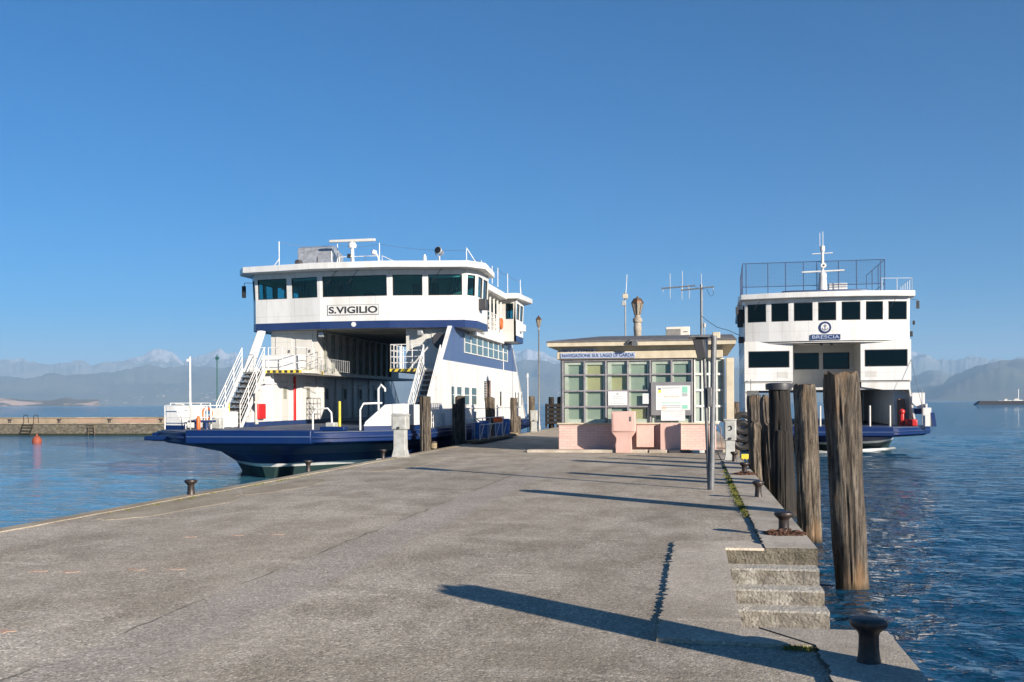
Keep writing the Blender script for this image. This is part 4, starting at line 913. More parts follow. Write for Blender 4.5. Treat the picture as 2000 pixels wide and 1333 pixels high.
mb = MB(); rail(mb, [(2.9, -.5, 7.66), (4.5, -.2, 7.66), (4.6, 4, 7.66)], .7, (1.,), r=.012, rp=.016, step=.8); mb.build('roof_railing', 'rail_white', brf)
# crest, name board
xc, zc = AY(1612, 640, BY - .68); xc -= BX
mb = MB(); mb.tube((xc, -.68, zc), (xc, -.71, zc), .33, 32); cr = mb.build('crest', 'navy', brf); mb = MB(); mb.tube((xc, -.711, zc), (xc, -.72, zc), .22, 32); mb.build('crest_disc', 'ship_white', cr)
mb = MB(); mb.box(xc - .025, xc + .025, -.73, -.721, zc - .14, zc + .17); mb.box(xc - .1, xc + .1, -.73, -.721, zc + .06, zc + .10)
mb.path([(xc - .15, -.726, zc - .02), (xc - .1, -.726, zc - .12), (xc, -.726, zc - .16), (xc + .1, -.726, zc - .12), (xc + .15, -.726, zc - .02)], .018, 5)
for a in range(20): t = a / 20 * 6.283; mb.box(xc + .275 * math.cos(t) - .015, xc + .275 * math.cos(t) + .015, -.72, -.711, zc + .275 * math.sin(t) - .02, zc + .275 * math.sin(t) + .02)
mb.build('crest_anchor', ['rail_blue'], cr)
x0, z0 = AY(1585, 664, BY - .7); x1, z1 = AY(1642, 653, BY - .7); x0 -= BX; x1 -= BX
mb = MB(); mb.box(x0, x1, -.74, -.69, z0, z1); nb = mb.build('name_board', 'navy', brf)
text_mb('BRESCIA', x1 - x0 - .1, z1 - z0 - .1, lambda u, v, d: (x0 + .05 + u, -.742 - d, z0 + .05 + v), bold=.01).build('lettering', 'board_blue', nb, smooth=False)
mb = MB()
for x in (-3.6, -.1, 3.6): mb.tube((x, -.62, 7.25), (x - .3, -.66, 6.75), .012, 5)
mb.build('wipers', 'black_rubber', brf)
mb = MB()
for s_, z in ((1, 6.7), (-1, 6.6)): mb.box(s_ * 4.75, s_ * 4.9, -.1, .05, z, z + .42); mb.tube((s_ * 4.5, 0, z + .5), (s_ * 4.82, -.02, z + .5), .012, 5); mb.tube((s_ * 4.82, -.02, z + .5), (s_ * 4.82, -.02, z), .012, 5)
mb.build('mirrors', 'dark_panel', brf, bevel=.02)
mb = MB(); mb.box(-4.75, -4.5, .2, .7, 5.0, 5.35); mb.box(4.5, 4.62, .3, .5, 5.2, 5.5); mb.tube((4.6, .2, 5.95), (4.7, .2, 5.95), .12, 12); mb.box(-4.8, -4.5, .4, .6, 5.9, 6.9); mb.build('navigation_lights', 'black_rubber', brf, bevel=.02)
# fittings on the bow deck
mb = MB(); mb.box(3.75, 4.15, -.1, .18, BD + .02, BD + 1.45); mb.build('hose_cabinet', 'door_brown', brf, bevel=.02)
mb = MB(); mb.box(3.9, 4.45, -1.9, -1.4, BD, BD + .35); mb.ball((3.75, -1.4, BD + .75), .16, 8); mb.box(3.65, 3.85, -1.5, -1.3, BD, BD + .7); mb.build('pump_unit', 'red_paint', brf, bevel=.05)
mb = MB(); mb.fplate([(4.35, 1.55), (5.0, .95), (5.0, 2.1), (4.35, 2.1)], -.9, -.8); mb.box(4.9, 5.0, -1.6, -.9, BD, 1.5); mb.build('bulwark', 'ship_white', brf, bevel=.01); mb = MB(); mb.box(4.6, 5.0, -2.6, -2.5, BD, 1.3); mb.build('bulwark', 'ship_white', brf, bevel=.01)
mb = MB(); mb.box(4.35, 5.0, -1., -.9, .95, 1.25); mb.prism([(4.9, -3.4), (5.1, -3.4), (5.1, -2.9), (4.9, -2.9)], BD, 1.1, top=[.4, .4, 1.05, 1.05]); mb.tube((4.8, -2.45, BD), (4.7, -2.4, 1.4), .04, 6); mb.build('deck_fitting', 'navy', brf)
mb = MB(); mb.path([(4.35, 0, 4.4), (4.6, -1., 2.4), (4.85, -2., .6)], .012, 5); mb.path([(4.75, -1.5, .4), (4.75, -1.5, 2.3)], .02, 5); mb.build('stay_wire', 'grey_metal', brf)
mb = MB()
for x in (-.6, .6, 1.9, 2.9): mb.tube((x, -3., BD), (x, -3., BD + 1.1), .05, 8)
mb.build('lane_posts', 'ship_cream', brf)
mb = MB(); mb.box(2.0, 3.0, 14, 14.1, BD, BD + 1.6); mb.build('lane_dark_door', 'dark_panel', brf)
mb = MB(); mb.box(1.9, 3.6, 12.8, 12.9, BD, 2.3); mb.build('lane_bulkhead', 'ship_cream', brf)
mb = MB(); rail(mb, [(-4.9, -1.5, BD), (-4.9, 8, BD)], .9, (.5, 1.), step=1.2); mb.build('railing', 'rail_white', brf)
mb = MB(); mb.path([(-4.1, -.4, BD), (-4.1, -.4, BD + 2.6)], .02, 6); mb.build('jackstaff', 'grey_metal', brf)
# bow wave
mb = MB(); vs = []; N = 60
for side in (-1, 1):
    vs = []
    for i in range(N + 1):
        t = .75 * i / N; y = -4.2 + 8 * t; x = side * (.2 + 4.4 * t ** .75); wd = .16 + .5 * t * (1 - t); z = WZ + .05 + .10 * math.exp(-((t - .25) / .25) ** 2) + .03 * noise.noise(Vector((i * .8, side, 0)))
        vs += [(x - .1, y + .15, WZ - .02), (x + side * .05, y - .02, z), (x + side * wd, y - .2, WZ - .02 + .0)]
    mb.add(vs, [(a * 3 + k, (a + 1) * 3 + k, (a + 1) * 3 + k + 1, a * 3 + k + 1) for a in range(N) for k in (0, 1)])
bwv = mb.build('bow_wave', 'foam_white', kind='stuff', label='white foam of the bow wave in front of the arriving ferry'); bwv.location = (BX, BY, 0); bwv.rotation_euler = (0, 0, R(-1.5))

# ================================================================= TICKET OFFICE
KX0, KX1, KY0, KY1 = -4.54, .97, 34.6, 42.8
ko = thing('ticket_office', 'low ticket office with pink brick base and glass front at the middle of the pier', 'building', ((KX0 + KX1) / 2, KY0, 0))
kx = lambda px: XA(px, KY0)
kz = lambda py, px=1260: AY(px, py, KY0)[1]
PZ = kz(826)           # sill
HZ_ = kz(701); FZ = kz(686); EZ = kz(676); RZ = kz(668)
mb = MB(); mb.box(KX0, KX1 - .25, KY0, KY1, -.01, PZ - .06); mb.build('base_wall', 'pink_brick', ko, bevel=.015)
mb = MB(); mb.box(KX0 - .05, KX1 - .15, KY0 - .06, KY1, PZ - .059, PZ); mb.build('sill', 'kiosk_cream', ko, bevel=.015)
mb = MB(); mb.box(KX0 + .02, KX1 - .2, KY0 - .012, KY0 - .001, 0, .1); mb.build('plinth', 'pink_paint', ko)
# grid front
bars = MB(); xsb = [kx(p) for p in (1099, 1141.5, 1183.5, 1226.5, 1270.5, 1312, 1352)]; zb = [kz(p) for p in (731.5, 763, 794.5)]
for x in xsb: bars.box(x - .028, x + .028, KY0 + .06, KY0 + .13, PZ, HZ_)
for z in zb: bars.box(xsb[0], xsb[-1], KY0 + .065, KY0 + .125, z - .024, z + .024)
bars.box(xsb[0] - .03, xsb[-1] + .03, KY0 + .055, KY0 + .135, HZ_ - .06, HZ_ + .005); bars.build('window_grid', 'frame_grey', ko)
cols = [(0, 'blind_green'), (1, 'blind_yellow'), (2, 'blind_green'), (3, 'blind_green'), (4, 'blind_green'), (5, 'blind_green')]
rowz = [HZ_ - .06, zb[0], zb[1], zb[2], PZ]
for c, _ in cols:
    for r in range(4):
        m_ = 'blind_green'
        if (c, r) in ((1, 0), (1, 1), (2, 1), (3, 3)): m_ = 'blind_yellow'
        x0, x1 = xsb[c] + .036, xsb[c + 1] - .036; z1, z0 = rowz[r] - .031, rowz[r + 1] + .031
        p = MB(); p.box(x0, x1, KY0 + .09, KY0 + .098, z0, z1); p.build('glass_pane', 'glass_clear', ko, smooth=False)
        inset_l = .07 if c in (0, 2, 4) else -.03; inset_r = .10 if c in (1, 3, 5) else -.03
        b = MB(); b.box(x0 + inset_l + .02, x1 - inset_r - .02, KY0 + .205, KY0 + .22, z0 - .0305, z1 + .0305); b.build('blind', m_, ko)
fw = MB()
for a, b in ((0, 2), (2, 4), (4, 6)):
    x0, x1 = xsb[a] + .05, xsb[b] - .05
    fw.box(x0, x0 + .13, KY0 + .145, KY0 + .20, PZ, HZ_ - .06); fw.box(x1 - .07, x1, KY0 + .145, KY0 + .20, PZ, HZ_ - .06); fw.box(x0 + .13, x1 - .07, KY0 + .145, KY0 + .20, HZ_ - .18, HZ_ - .06); fw.box(x0 + .13, x1 - .07, KY0 + .145, KY0 + .20, PZ, PZ + .12)
    xm_ = (x0 + x1) / 2 + .04; fw.box(xm_ - .05, xm_ + .05, KY0 + .15, KY0 + .195, PZ + .12, HZ_ - .18)
fw.build('inner_window_frame', 'frame_white', ko)
dk = MB(); dk.box(KX0 + .12, KX1 - .5, KY0 + .5, KY0 + .52, PZ, HZ_); dk.build('room_partition', 'interior', ko)
# angled glazed corner and right pillar
xa, xb2 = kx(1356), kx(1419)
mb = MB(); A = (xa, KY0 + .08); B_ = (xb2 - .05, KY0 + .32)
hs = [(.04 + i * .24, .24 + i * .24, .02 + j * .25, .235 + j * .25) for i in range(4) for j in range(4)]
P = mb.wall(A, B_, PZ, HZ_, hs, th=.07); mb.build('corner_grid', 'frame_white', ko)
mb = MB(); mb.hexa([P(.02, 0, 1), P(.98, 0, 1), (P(.98, 0, 1)[0], P(.98, 0, 1)[1] + .02, PZ), (P(.02, 0, 1)[0], P(.02, 0, 1)[1] + .02, PZ), P(.02, 1, 1), P(.98, 1, 1), (P(.98, 1, 1)[0], P(.98, 1, 1)[1] + .02, HZ_), (P(.02, 1, 1)[0], P(.02, 1, 1)[1] + .02, HZ_)]); mb.build('corner_glass', 'blind_green', ko)
mb = MB(); mb.box(xb2, kx(1434), KY0 + .12, KY0 + .45, PZ - .06, HZ_); mb.build('corner_pillar', 'kiosk_cream', ko, bevel=.01)
# side walls
mb = MB(); mb.box(KX0 + .06, KX0 + .14, KY0 + .14, KY1 - .05, PZ, HZ_); mb.box(KX1 - .3, KX1 - .22, KY0 + .46, KY1 - .05, PZ, HZ_); mb.box(KX0 + .14, KX1 - .3, KY1 - .13, KY1 - .05, PZ, HZ_); mb.build('side_wall', 'kiosk_cream', ko)
# fascia band, soffit, eave, roof
mb = MB(); mb.box(KX0 - .04, KX1 - .02, KY0 - .04, KY1, HZ_ + .006, FZ); mb.build('lintel', 'kiosk_cream', ko, bevel=.015)
mb = MB(); mb.box(KX0 - .02, KX1 - .05, KY0 + .05, KY1, FZ, EZ); mb.build('frieze', 'kiosk_cream', ko)
xl, xr_ = kx(1072) , kx(1437)
mb = MB(); mb.box(xl, xr_, KY0 - .35, KY1 + .4, EZ + .002, RZ); mb.build('eave', 'kiosk_cream', ko)
zr2 = kz(657) + .12
mb = MB(); a0, a1, b0, b1 = xl - .03, xr_ + .03, KY0 - .38, KY1 + .43; t0, t1, u0, u1 = kx(1165), kx(1434), KY0 + 1.6, KY1 - .8
mb.hexa([(a0, b0, RZ + .001), (a1, b0, RZ + .001), (a1, b1, RZ + .001), (a0, b1, RZ + .001), (a0, b0, RZ + .05), (a1, b0, RZ + .05), (a1, b1, RZ + .05), (a0, b1, RZ + .05)])
mb.hexa([(a0 + .02, b0 + .02, RZ + .049), (a1 - .02, b0 + .02, RZ + .049), (a1 - .02, b1 - .02, RZ + .049), (a0 + .02, b1 - .02, RZ + .049), (t0, u0, zr2), (t1, u0, zr2), (t1, u1, zr2), (t0, u1, zr2)]); mb.build('roof', 'roof_felt', ko)
mb = MB(); mb.box(KX1 - .35, KX1 - .1, KY0 - .1, KY0 + .3, RZ + .05, RZ + .28); mb.build('chimney_cap', 'kiosk_cream', ko, bevel=.02)
# signs
def kbox(name, px0, px1, py0, py1, y0, y1, m, par=None, **k):
    b = MB(); b.box(kx(px0), kx(px1), KY0 + y0, KY0 + y1, kz(py1), kz(py0)); return b.build(name, m, par or ko, **k)
sb = kbox('sign_board', 1096, 1241, 688.3, 698.8, -.075, -.042, 'board_blue')
text_mb('NAVIGAZIONE SUL LAGO DI GARDA', kx(1239) - kx(1099), kz(690) - kz(696.8), lambda u, v, d: (kx(1099) + u, KY0 - .076 - d, kz(696.8) + v), bold=.008).build('lettering', 'text_navy', sb, smooth=False)
sb2 = kbox('sign_board', 1096, 1164, 680.6, 688, -.02, .045, 'board_blue')
text_mb('BIGLIETTERIA', kx(1161) - kx(1099), kz(681.5) - kz(687.2), lambda u, v, d: (kx(1099) + u, KY0 - .021 - d, kz(687.2) + v), bold=.02).build('lettering', 'text_black', sb2, smooth=False)
# wall spotlight
mb = MB(); x = kx(1242); z = kz(673); mb.box(x - .1, x + .1, KY0 - .55, KY0 - .4, z - .08, z + .1); mb.tube((x, KY0 - .4, z), (x, KY0 - .3, z + .12), .03, 6); mb.tube((x - .25, KY0 - .4, z + .02), (x - .12, KY0 - .4, z + .12), .06, 8); mb.build('spotlight', 'grey_metal', ko, bevel=.01)
# notices
def paper(name, px0, px1, py0, py1, lines, seed, y=-.01, label=None):
    o = kbox(name, px0, px1, py0, py1, y, y + .012, 'paper', label=label); random.seed(seed); b = MB()
    W = px1 - px0; H = py1 - py0
    for (u0, u1, v) in lines: b.box(kx(px0 + W * u0), kx(px0 + W * u1), KY0 + y - .002, KY0 + y - .0005, kz(py0 + H * (v + .035)), kz(py0 + H * v))
    b.build('printed_lines', 'paper_ink', o); return o
pn_ = kbox('notice_panel', 1271.5, 1353, 747, 812, -.03, .05, 'panel_grey', bevel=.01)
pp_ = paper('closure_notice', 1187.5, 1225, 764.5, 792, [(.25, .75, .34), (.2, .78, .5), (.25, .7, .68), (.1, .85, .84)], 1, .04)
mb = MB(); mb.tube((kx(1206), KY0 + .039, kz(769.5)), (kx(1206), KY0 + .037, kz(769.5)), .04, 16); mb.build('notice_emblem', 'paper_ink', pp_)
paper('small_notice', 1255, 1268, 769, 789, [(.15, .8, .2), (.15, .8, .4), (.15, .6, .6)], 2, .04)
po = paper('map_poster', 1281, 1348, 754, 801.5, [(.18, .70, .08), (.18, .72, .80), (.18, .72, .87)], 3, -.045)
def on(name, px0, px1, py0, py1, m, par): return kbox(name, px0, px1, py0, py1, -.049, -.046, m, par)
on('green_header', 1332.5, 1343, 756, 768, 'paper_green', po); on('photo_dark', 1332.5, 1343, 769, 775, 'paper_ink', po); on('green_footer', 1332.5, 1343, 792, 799, 'paper_green', po)
on('green_line', 1293, 1330, 787, 788.5, 'paper_green', po); on('yellow_mark', 1286, 1291, 762, 768, 'paper_yellow', po); on('logo_mark', 1286, 1291, 759, 761.8, 'text_navy', po)
b = MB()
for k, px in enumerate((1297, 1302, 1308, 1313, 1318, 1323)): b.box(kx(px), kx(px + 2.2), KY0 - .049, KY0 - .046, kz(776), kz(774))
b.build('orange_marks', 'paper_orange', po); on('red_mark', 1293, 1301, 796.5, 798.5, 'paper_orange', po)
paper('timetable_sheet', 1291, 1338, 802, 822, [(.1, .9, .12), (.3, .9, .35), (.4, .85, .55)], 4, -.04)
# pink boxes on the wall
b = MB(); b.box(kx(1243.5), kx(1277), KY0 - .32, KY0 - .001, kz(873), kz(832)); b.build('meter_box', 'pink_paint', ko, bevel=.012)
b = MB(); b.box(kx(1290), kx(1330), KY0 - .42, KY0 - .001, kz(882), kz(827)); b.build('meter_box', 'pink_paint', ko, bevel=.012)
b = MB(); b.path([(kx(1403), KY0 - .04, PZ - .1), (kx(1408), KY0 - .04, PZ - .2), (kx(1408), KY0 - .04, .4), (kx(1411), KY0 - .05, .05)], .015); b.build('cable', 'bronze', ko)
# kerb in front
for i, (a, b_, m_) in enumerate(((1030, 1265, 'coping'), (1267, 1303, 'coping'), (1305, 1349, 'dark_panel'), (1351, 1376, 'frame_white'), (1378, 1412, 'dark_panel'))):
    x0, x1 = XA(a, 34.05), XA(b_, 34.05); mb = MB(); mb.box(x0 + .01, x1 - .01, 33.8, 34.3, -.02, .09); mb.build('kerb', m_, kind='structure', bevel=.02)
mb = MB(); mb.box(XA(1032, 34.3), KX1 + .1, 34.302, 34.598, -.02, .07); mb.build('pavement', 'slab', kind='structure')
# big pink cabinet on a foot
cxk = (XA(1194, 33.6) + XA(1240, 33.6)) / 2; hwk = (XA(1240, 33.6) - XA(1194, 33.6)) / 2
z0, z1 = AY(1217, 844, 33.6)[1], AY(1217, 804, 33.6)[1]
pc = thing('electric_cabinet', 'pink metal cabinet on a tapering foot in front of the ticket office', 'cabinet', (cxk, 33.9, 0))
b = MB(); b.box(cxk - hwk, cxk + hwk, 33.6, 34.25, z0, z1); b.build('body', 'pink_paint', pc, bevel=.02)
b = MB(); b.box(cxk - hwk + .05, cxk + hwk - .07, 33.585, 33.6, z0 + .03, z1 - .08); d = b.build('door', 'pink_paint', pc, bevel=.008)
b = MB(); b.box(cxk + hwk - .17, cxk + hwk - .12, 33.565, 33.585, z0 + .35, z0 + .5); b.build('lock', 'grey_metal', d)
b = MB(); b.add([(cxk - .26, 33.7, 0), (cxk + .26, 33.7, 0), (cxk + .26, 34.15, 0), (cxk - .26, 34.15, 0), (cxk - .24, 33.7, z0 - .2), (cxk + .24, 33.7, z0 - .2), (cxk + .24, 34.15, z0 - .2), (cxk - .24, 34.15, z0 - .2), (cxk - hwk, 33.63, z0 - .01), (cxk + hwk, 33.63, z0 - .01), (cxk + hwk, 34.22, z0 - .01), (cxk - hwk, 34.22, z0 - .01)],
    [(3, 2, 1, 0)] + [(i, (i + 1) % 4, 4 + (i + 1) % 4, 4 + i) for i in range(4)] + [(4 + i, 4 + (i + 1) % 4, 8 + (i + 1) % 4, 8 + i) for i in range(4)] + [(8, 9, 10, 11)]); b.build('foot', 'pink_paint', pc, bevel=.01)

# roof things
yq = 37.5
x0, x1 = XA(1301, yq), XA(1348, yq); z0, z1 = AY(1325, 657, yq)[1], AY(1325, 638.5, yq)[1]; zt = zr2
ac = thing('air_conditioner', 'cream air conditioning unit standing on the flat roof of the ticket office', 'air conditioner', ((x0 + x1) / 2, yq, zt))
b = MB(); b.box(x0, x1, yq, yq + .4, zt, z1); b.build('casing', 'ac_white', ac, bevel=.02); b = MB()
for k in range(9): zz = zt + .03 + (z1 - zt - .1) * k / 9; b.box(x0 + .03, x0 + (x1 - x0) * .62, yq - .012, yq, zz, zz + .02)
b.build('grille', 'step_grey', ac); b = MB(); b.box(x1 - .22, x1 - .08, yq - .01, yq, z1 - .2, z1 - .17); b.build('badge', 'grey_metal', ac)
x, z = AY(1221, 537, 38.); an = thing('aerial_mast', 'thin white rod aerial with two small boxes on the ticket office roof', 'aerial', (x, 38., zt))
b = MB(); b.tube((x, 38, zt), (x, 38, AY(1221, 570, 38)[1]), .028, 8); b.build('pole', 'pole_grey', an)
b = MB(); xw = AY(1224.5, 537, 38)[0]; b.tube((xw - .04, 38, AY(1221, 572, 38)[1]), (xw, 38, z), .014, 6); b.build('rod', 'rail_white', an)
b = MB(); za, zb_ = AY(1221, 584, 38)[1], AY(1221, 575, 38)[1]; b.box(x - .09, x + .1, 37.88, 37.98, za, zb_); b.build('radio_box', 'kiosk_cream', an, bevel=.01)
b = MB(); za, zb_ = AY(1221, 598, 38)[1], AY(1221, 588, 38)[1]; b.box(x - .12, x + .03, 37.88, 37.98, za, zb_); b.build('radio_box', 'cab_grey', an, bevel=.01)
# yagi mast
x = XA(1371, 38.5); fz = lambda py: AY(1371, py, 38.5)[1]; fx = lambda px: XA(px, 38.5)
ya = thing('antenna_mast', 'tall grey mast with two horizontal comb antennas on the ticket office roof', 'antenna', (x, 38.5, zt))
b = MB(); b.tube((x, 38.5, zt), (x, 38.5, fz(556)), .05, 10); b.build('pole', 'pole_grey', ya)
for (p0, q0, p1, q1, el) in ((1293, 562.5, 1359, 558.5, ((1296, 570, 520 + 45), (1310, 583, 533), (1334, 566, 530), (1345, 564, 556))), (1331, 567, 1396, 561.5, ((1333, 585, 560), (1347, 584, 560), (1371, 565, 536), (1394, 569, 560)))):
    b = MB(); b.tube((fx(p0), 38.4, fz(q0)), (fx(p1), 38.4, fz(q1)), .026, 8)
    for (pp0, lo, hi) in el: b.tube((fx(pp0), 38.4, fz(lo)), (fx(pp0), 38.4, fz(hi)), .011, 5)
    b.tube((x, 38.5, fz(563)), (fx(1358), 38.4, fz(564)), .02, 6); b.build('yagi_antenna', 'pole_grey', ya)
b = MB(); b.path([(fx(1382), 38.4, fz(566)), (fx(1386), 38.4, fz(576)), (fx(1391), 38.4, fz(580)), (fx(1395), 38.4, fz(576)), (fx(1394), 38.4, fz(564))], .008, 5)
b.path([(x, 38.45, fz(618)), (fx(1385), 37.5, fz(634)), (fx(1400), 37., fz(646)), (fx(1420), 36, fz(656)), (fx(1438), 35.2, fz(668))], .010, 5); b.build('cable', 'black_rubber', ya)
b = MB(); b.tube((fx(1376.5), 38.3, zt), (fx(1376.5), 38.3, fz(642)), .02, 6); b.lathe(fx(1376.5), 38.3, [(.05, fz(641)), (.06, fz(634)), (.03, fz(632))], 10); b.build('beacon', 'cab_grey', ya)

# ================================================================= LAMPS, POSTS, CABINETS
xl_ = -8.8; yl_ = AX(1053, 800, xl_)[0]
def lamp(x, y, zc, name, label, htop, hw, hh, m_post, r0, z0=0.):
    t = thing(name, label, 'street lamp', (x, y, z0))
    b = MB(); b.lathe(x, y, [(r0 * 2, z0), (r0 * 2, z0 + .3), (r0 * 1.3, z0 + .4), (r0, z0 + 1.), (r0 * .7, zc - .25), (r0 * 1.3, zc - .2), (r0 * .8, zc - .12), (r0 * .9, zc)], 14); b.build('post', m_post, t)
    b = MB(); b.lathe(x, y, [(hw * .35, zc + .01), (hw * .85, zc + hh * .62)], 6); b.build('lantern_glass', 'lamp_glass', t, smooth=False)
    b = MB(); b.lathe(x, y, [(hw, zc + hh * .621), (hw * 1.02, zc + hh * .66), (hw * .55, zc + hh * .84), (hw * .25, zc + hh * .9), (hw * .12, zc + hh)], 6)
    for k in range(6): a = 2 * math.pi * k / 6; b.tube((x + hw * .37 * math.cos(a), y + hw * .37 * math.sin(a), zc), (x + hw * .9 * math.cos(a), y + hw * .9 * math.sin(a), zc + hh * .63), .014, 5)
    b.build('lantern_cap', 'bronze', t)
    return t
zt_, zb0 = AX(1053, 617, xl_)[1], AX(1053, 640, xl_)[1]
lamp(xl_, yl_, zb0, 'street_lamp', 'slim old style street lamp at the left edge of the pier beyond the white cabinet', zt_, .17, zt_ - zb0, 'pole_grey', .055)
xl2 = XA(1246, 46.); zb2 = AY(1246, 616, 46)[1]; zt2 = AY(1246, 579, 46)[1]
t = thing('stone_lamp', 'large rusty lantern on a stone column rising behind the ticket office roof', 'street lamp', (xl2, 46, 0))
b = MB(); b.lathe(xl2, 46, [(.28, 0), (.28, .6), (.19, .7), (.165, zb2 - .75), (.18, zb2 - .72), (.18, zb2 - .5), (.165, zb2 - .48), (.165, zb2 - .35), (.21, zb2 - .3), (.21, zb2 - .15), (.13, zb2 - .1), (.13, zb2)], 16); b.build('column', 'stone', t)
b = MB(); hh = zt2 - zb2; b.lathe(xl2, 46, [(.12, zb2 + .001), (.25, zb2 + hh * .62)], 8); b.build('lantern_glass', 'lamp_glass', t, smooth=False)
b = MB(); b.lathe(xl2, 46, [(.28, zb2 + hh * .621), (.28, zb2 + hh * .66), (.17, zb2 + hh * .88), (.06, zb2 + hh * .9), (.03, zb2 + hh)], 8)
for k in range(8): a = 2 * math.pi * k / 8; b.tube((xl2 + .125 * math.cos(a), 46 + .125 * math.sin(a), zb2), (xl2 + .26 * math.cos(a), 46 + .26 * math.sin(a), zb2 + hh * .63), .014, 5)
b.build('lantern_cap', 'bronze', t)

def utility(px0, px1, py_top, py_base, label, style, sign=None):
    x, y = AG((px0 + px1) / 2, py_base); hwd = (XA(px1, y) - XA(px0, y)) / 2; zt = AY((px0 + px1) / 2, py_top, y)[1]
    t = thing('supply_cabinet', label, 'cabinet', (x, y, 0), 'mooring supply cabinets on the pier')
    hs = zt * (.52 if style == 0 else .48); d = hwd * .9
    b = MB(); b.add([(x - hwd * .98, y - d, 0), (x + hwd * .98, y - d, 0), (x + hwd * .98, y + d, 0), (x - hwd * .98, y + d, 0), (x - hwd * .76, y - d * .8, hs * .3), (x + hwd * .76, y - d * .8, hs * .3), (x + hwd * .76, y + d * .8, hs * .3), (x - hwd * .76, y + d * .8, hs * .3), (x - hwd * .74, y - d * .8, hs), (x + hwd * .74, y - d * .8, hs), (x + hwd * .74, y + d * .8, hs), (x - hwd * .74, y + d * .8, hs)],
        [(3, 2, 1, 0)] + [(i, (i + 1) % 4, 4 + (i + 1) % 4, 4 + i) for i in range(4)] + [(4 + i, 4 + (i + 1) % 4, 8 + (i + 1) % 4, 8 + i) for i in range(4)] + [(8, 9, 10, 11)]); b.build('stem', 'cab_grey', t, bevel=.01)
    top = zt if style else zt - .0
    zc = zt * .78 if style == 0 else zt - .03
    b = MB(); b.box(x - hwd, x + hwd, y - d, y + d, hs, zc); b.build('head', 'cab_grey', t, bevel=.025)
    if style == 0:
        b = MB(); b.box(x - hwd * 1.06, x + hwd * 1.06, y - d * 1.08, y + d * 1.08, zc, zc + .05); b.build('collar', 'cab_grey', t, bevel=.01)
    else:
        b = MB(); b.box(x - hwd * 1.08, x + hwd * 1.08, y - d * 1.1, y + d * 1.1, zc, zt); b.build('lid', 'frame_white', t, bevel=.01)
    b = MB(); b.box(x - hwd * .8, x + hwd * .8, y - d - .012, y - d - .001, hs + .05, zc - .04); dd = b.build('door', 'cab_grey', t, bevel=.006)
    b = MB(); b.box(x - .035, x + .035, y - d - .035, y - d - .013, hs + .03, hs + .09); b.build('latch', 'dark_panel', dd)
    return x, y, hs, zc, d, t
ut = utility(768, 797, 790, 893, 'white and grey supply cabinet at the left edge of the pier beside the ferry bow', 0)
x, y, hs, zc, d, t = ut; hw2 = .21
b = MB(); b.box(x - .23, x + .21, y - d, y + d, zc + .05, 1.65); b.build('cover', 'ship_white', t, bevel=.03)
utility(1036.5, 1050, 802, 843.5, 'small cream supply cabinet beside the slim lamp at the far left edge of the pier', 1)
x, y, hs, zc, d, t = utility(1414, 1438, 819, 899, 'grey supply cabinet with a round socket at the right front corner of the ticket office', 1)
b = MB(); b.path([(x + .05 * math.cos(a) , y - d - .03, zc - .22 + .06 * math.sin(a)) for a in [k * .5 for k in range(-4, 6)]], .014); b.build('socket_ring', 'dark_panel', t)

# bollards
def bollard(px, pb, hw, label, grp='mooring bollards along the pier edges', h=None, z0=.034):
    x, y = AG(px, pb, z0); h = h or .275; b = MB()
    k = hw / .113
    b.lathe(x, y, [(.075 * k, z0 - .002), (.068 * k, z0 + .03), (.062 * k, z0 + h * .3), (.060 * k, z0 + h * .6), (.068 * k, z0 + h * .68), (.095 * k, z0 + h * .76), (.112 * k, z0 + h * .83), (.1155 * k, z0 + h * .89), (.110 * k, z0 + h * .95), (.085 * k, z0 + h * .985), (.04 * k, z0 + h * .998), (.01 * k, z0 + h)], 26)
    lone(b, 'mooring_bollard', 'iron', (x, y, z0), label, 'bollard', grp); return x, y
bollard(1697, 1293, .113, 'nearest dark iron bollard, standing on the corner of the pier below the steps')
b1 = bollard(1531, 1043, .116, 'mushroom shaped iron bollard with rusty chain at its foot just above the steps')
bollard(1481, 971, .10, 'black iron bollard without chain on the right edge beyond the chained one')
b2 = bollard(1454, 927, .11, 'rusty iron bollard with a heap of chain further along the right edge')
bollard(1434, 902, .10, 'iron bollard right beside the grey supply cabinet on the right edge')
bollard(373, 966, .115, 'nearest iron bollard on the left edge of the pier', z0=.013)
bollard(602, 921, .105, 'iron bollard on the left edge below the blue ferry bow', z0=.013)
bollard(748, 896, .105, 'iron bollard on the left edge next to the tall supply cabinet', z0=.013)
b3 = bollard(847, 877, .12, 'bollard wrapped with yellowish mooring rope on the left edge beyond the cabinet', z0=.013)
def chain(cx, cy, r, n, label, seed):
    random.seed(seed); b = MB()
    for i in range(n):
        a = random.uniform(0, 6.28); q = r * math.sqrt(random.random()); x, y = cx + q * math.cos(a) * 1.3, cy + q * math.sin(a) * .8; z = .045 + .08 * max(0, 1 - q / r) * random.random()
        M = Matrix.Translation((x, y, z)) @ Matrix.Rotation(random.uniform(0, 6.28), 4, 'Z') @ Matrix.Rotation(random.uniform(-1.2, 1.2), 4, 'X')
        pts = [M @ Vector((.026 * math.cos(t) + (.012 if math.cos(t) > 0 else -.012), .017 * math.sin(t), 0)) for t in [k * math.pi / 4 for k in range(9)]]
        b.path(pts, .0062, 5)
    lone(b, 'rusty_chain', 'rust', (cx, cy, .034), label, 'chain')
chain(b1[0] + .0, b1[1] - .06, .19, 150, 'heap of rusty chain round the foot of the bollard just above the steps', 3)
chain(b2[0] + .0, b2[1] - .06, .21, 120, 'heap of brown chain round the second chained bollard further up the right edge', 4)
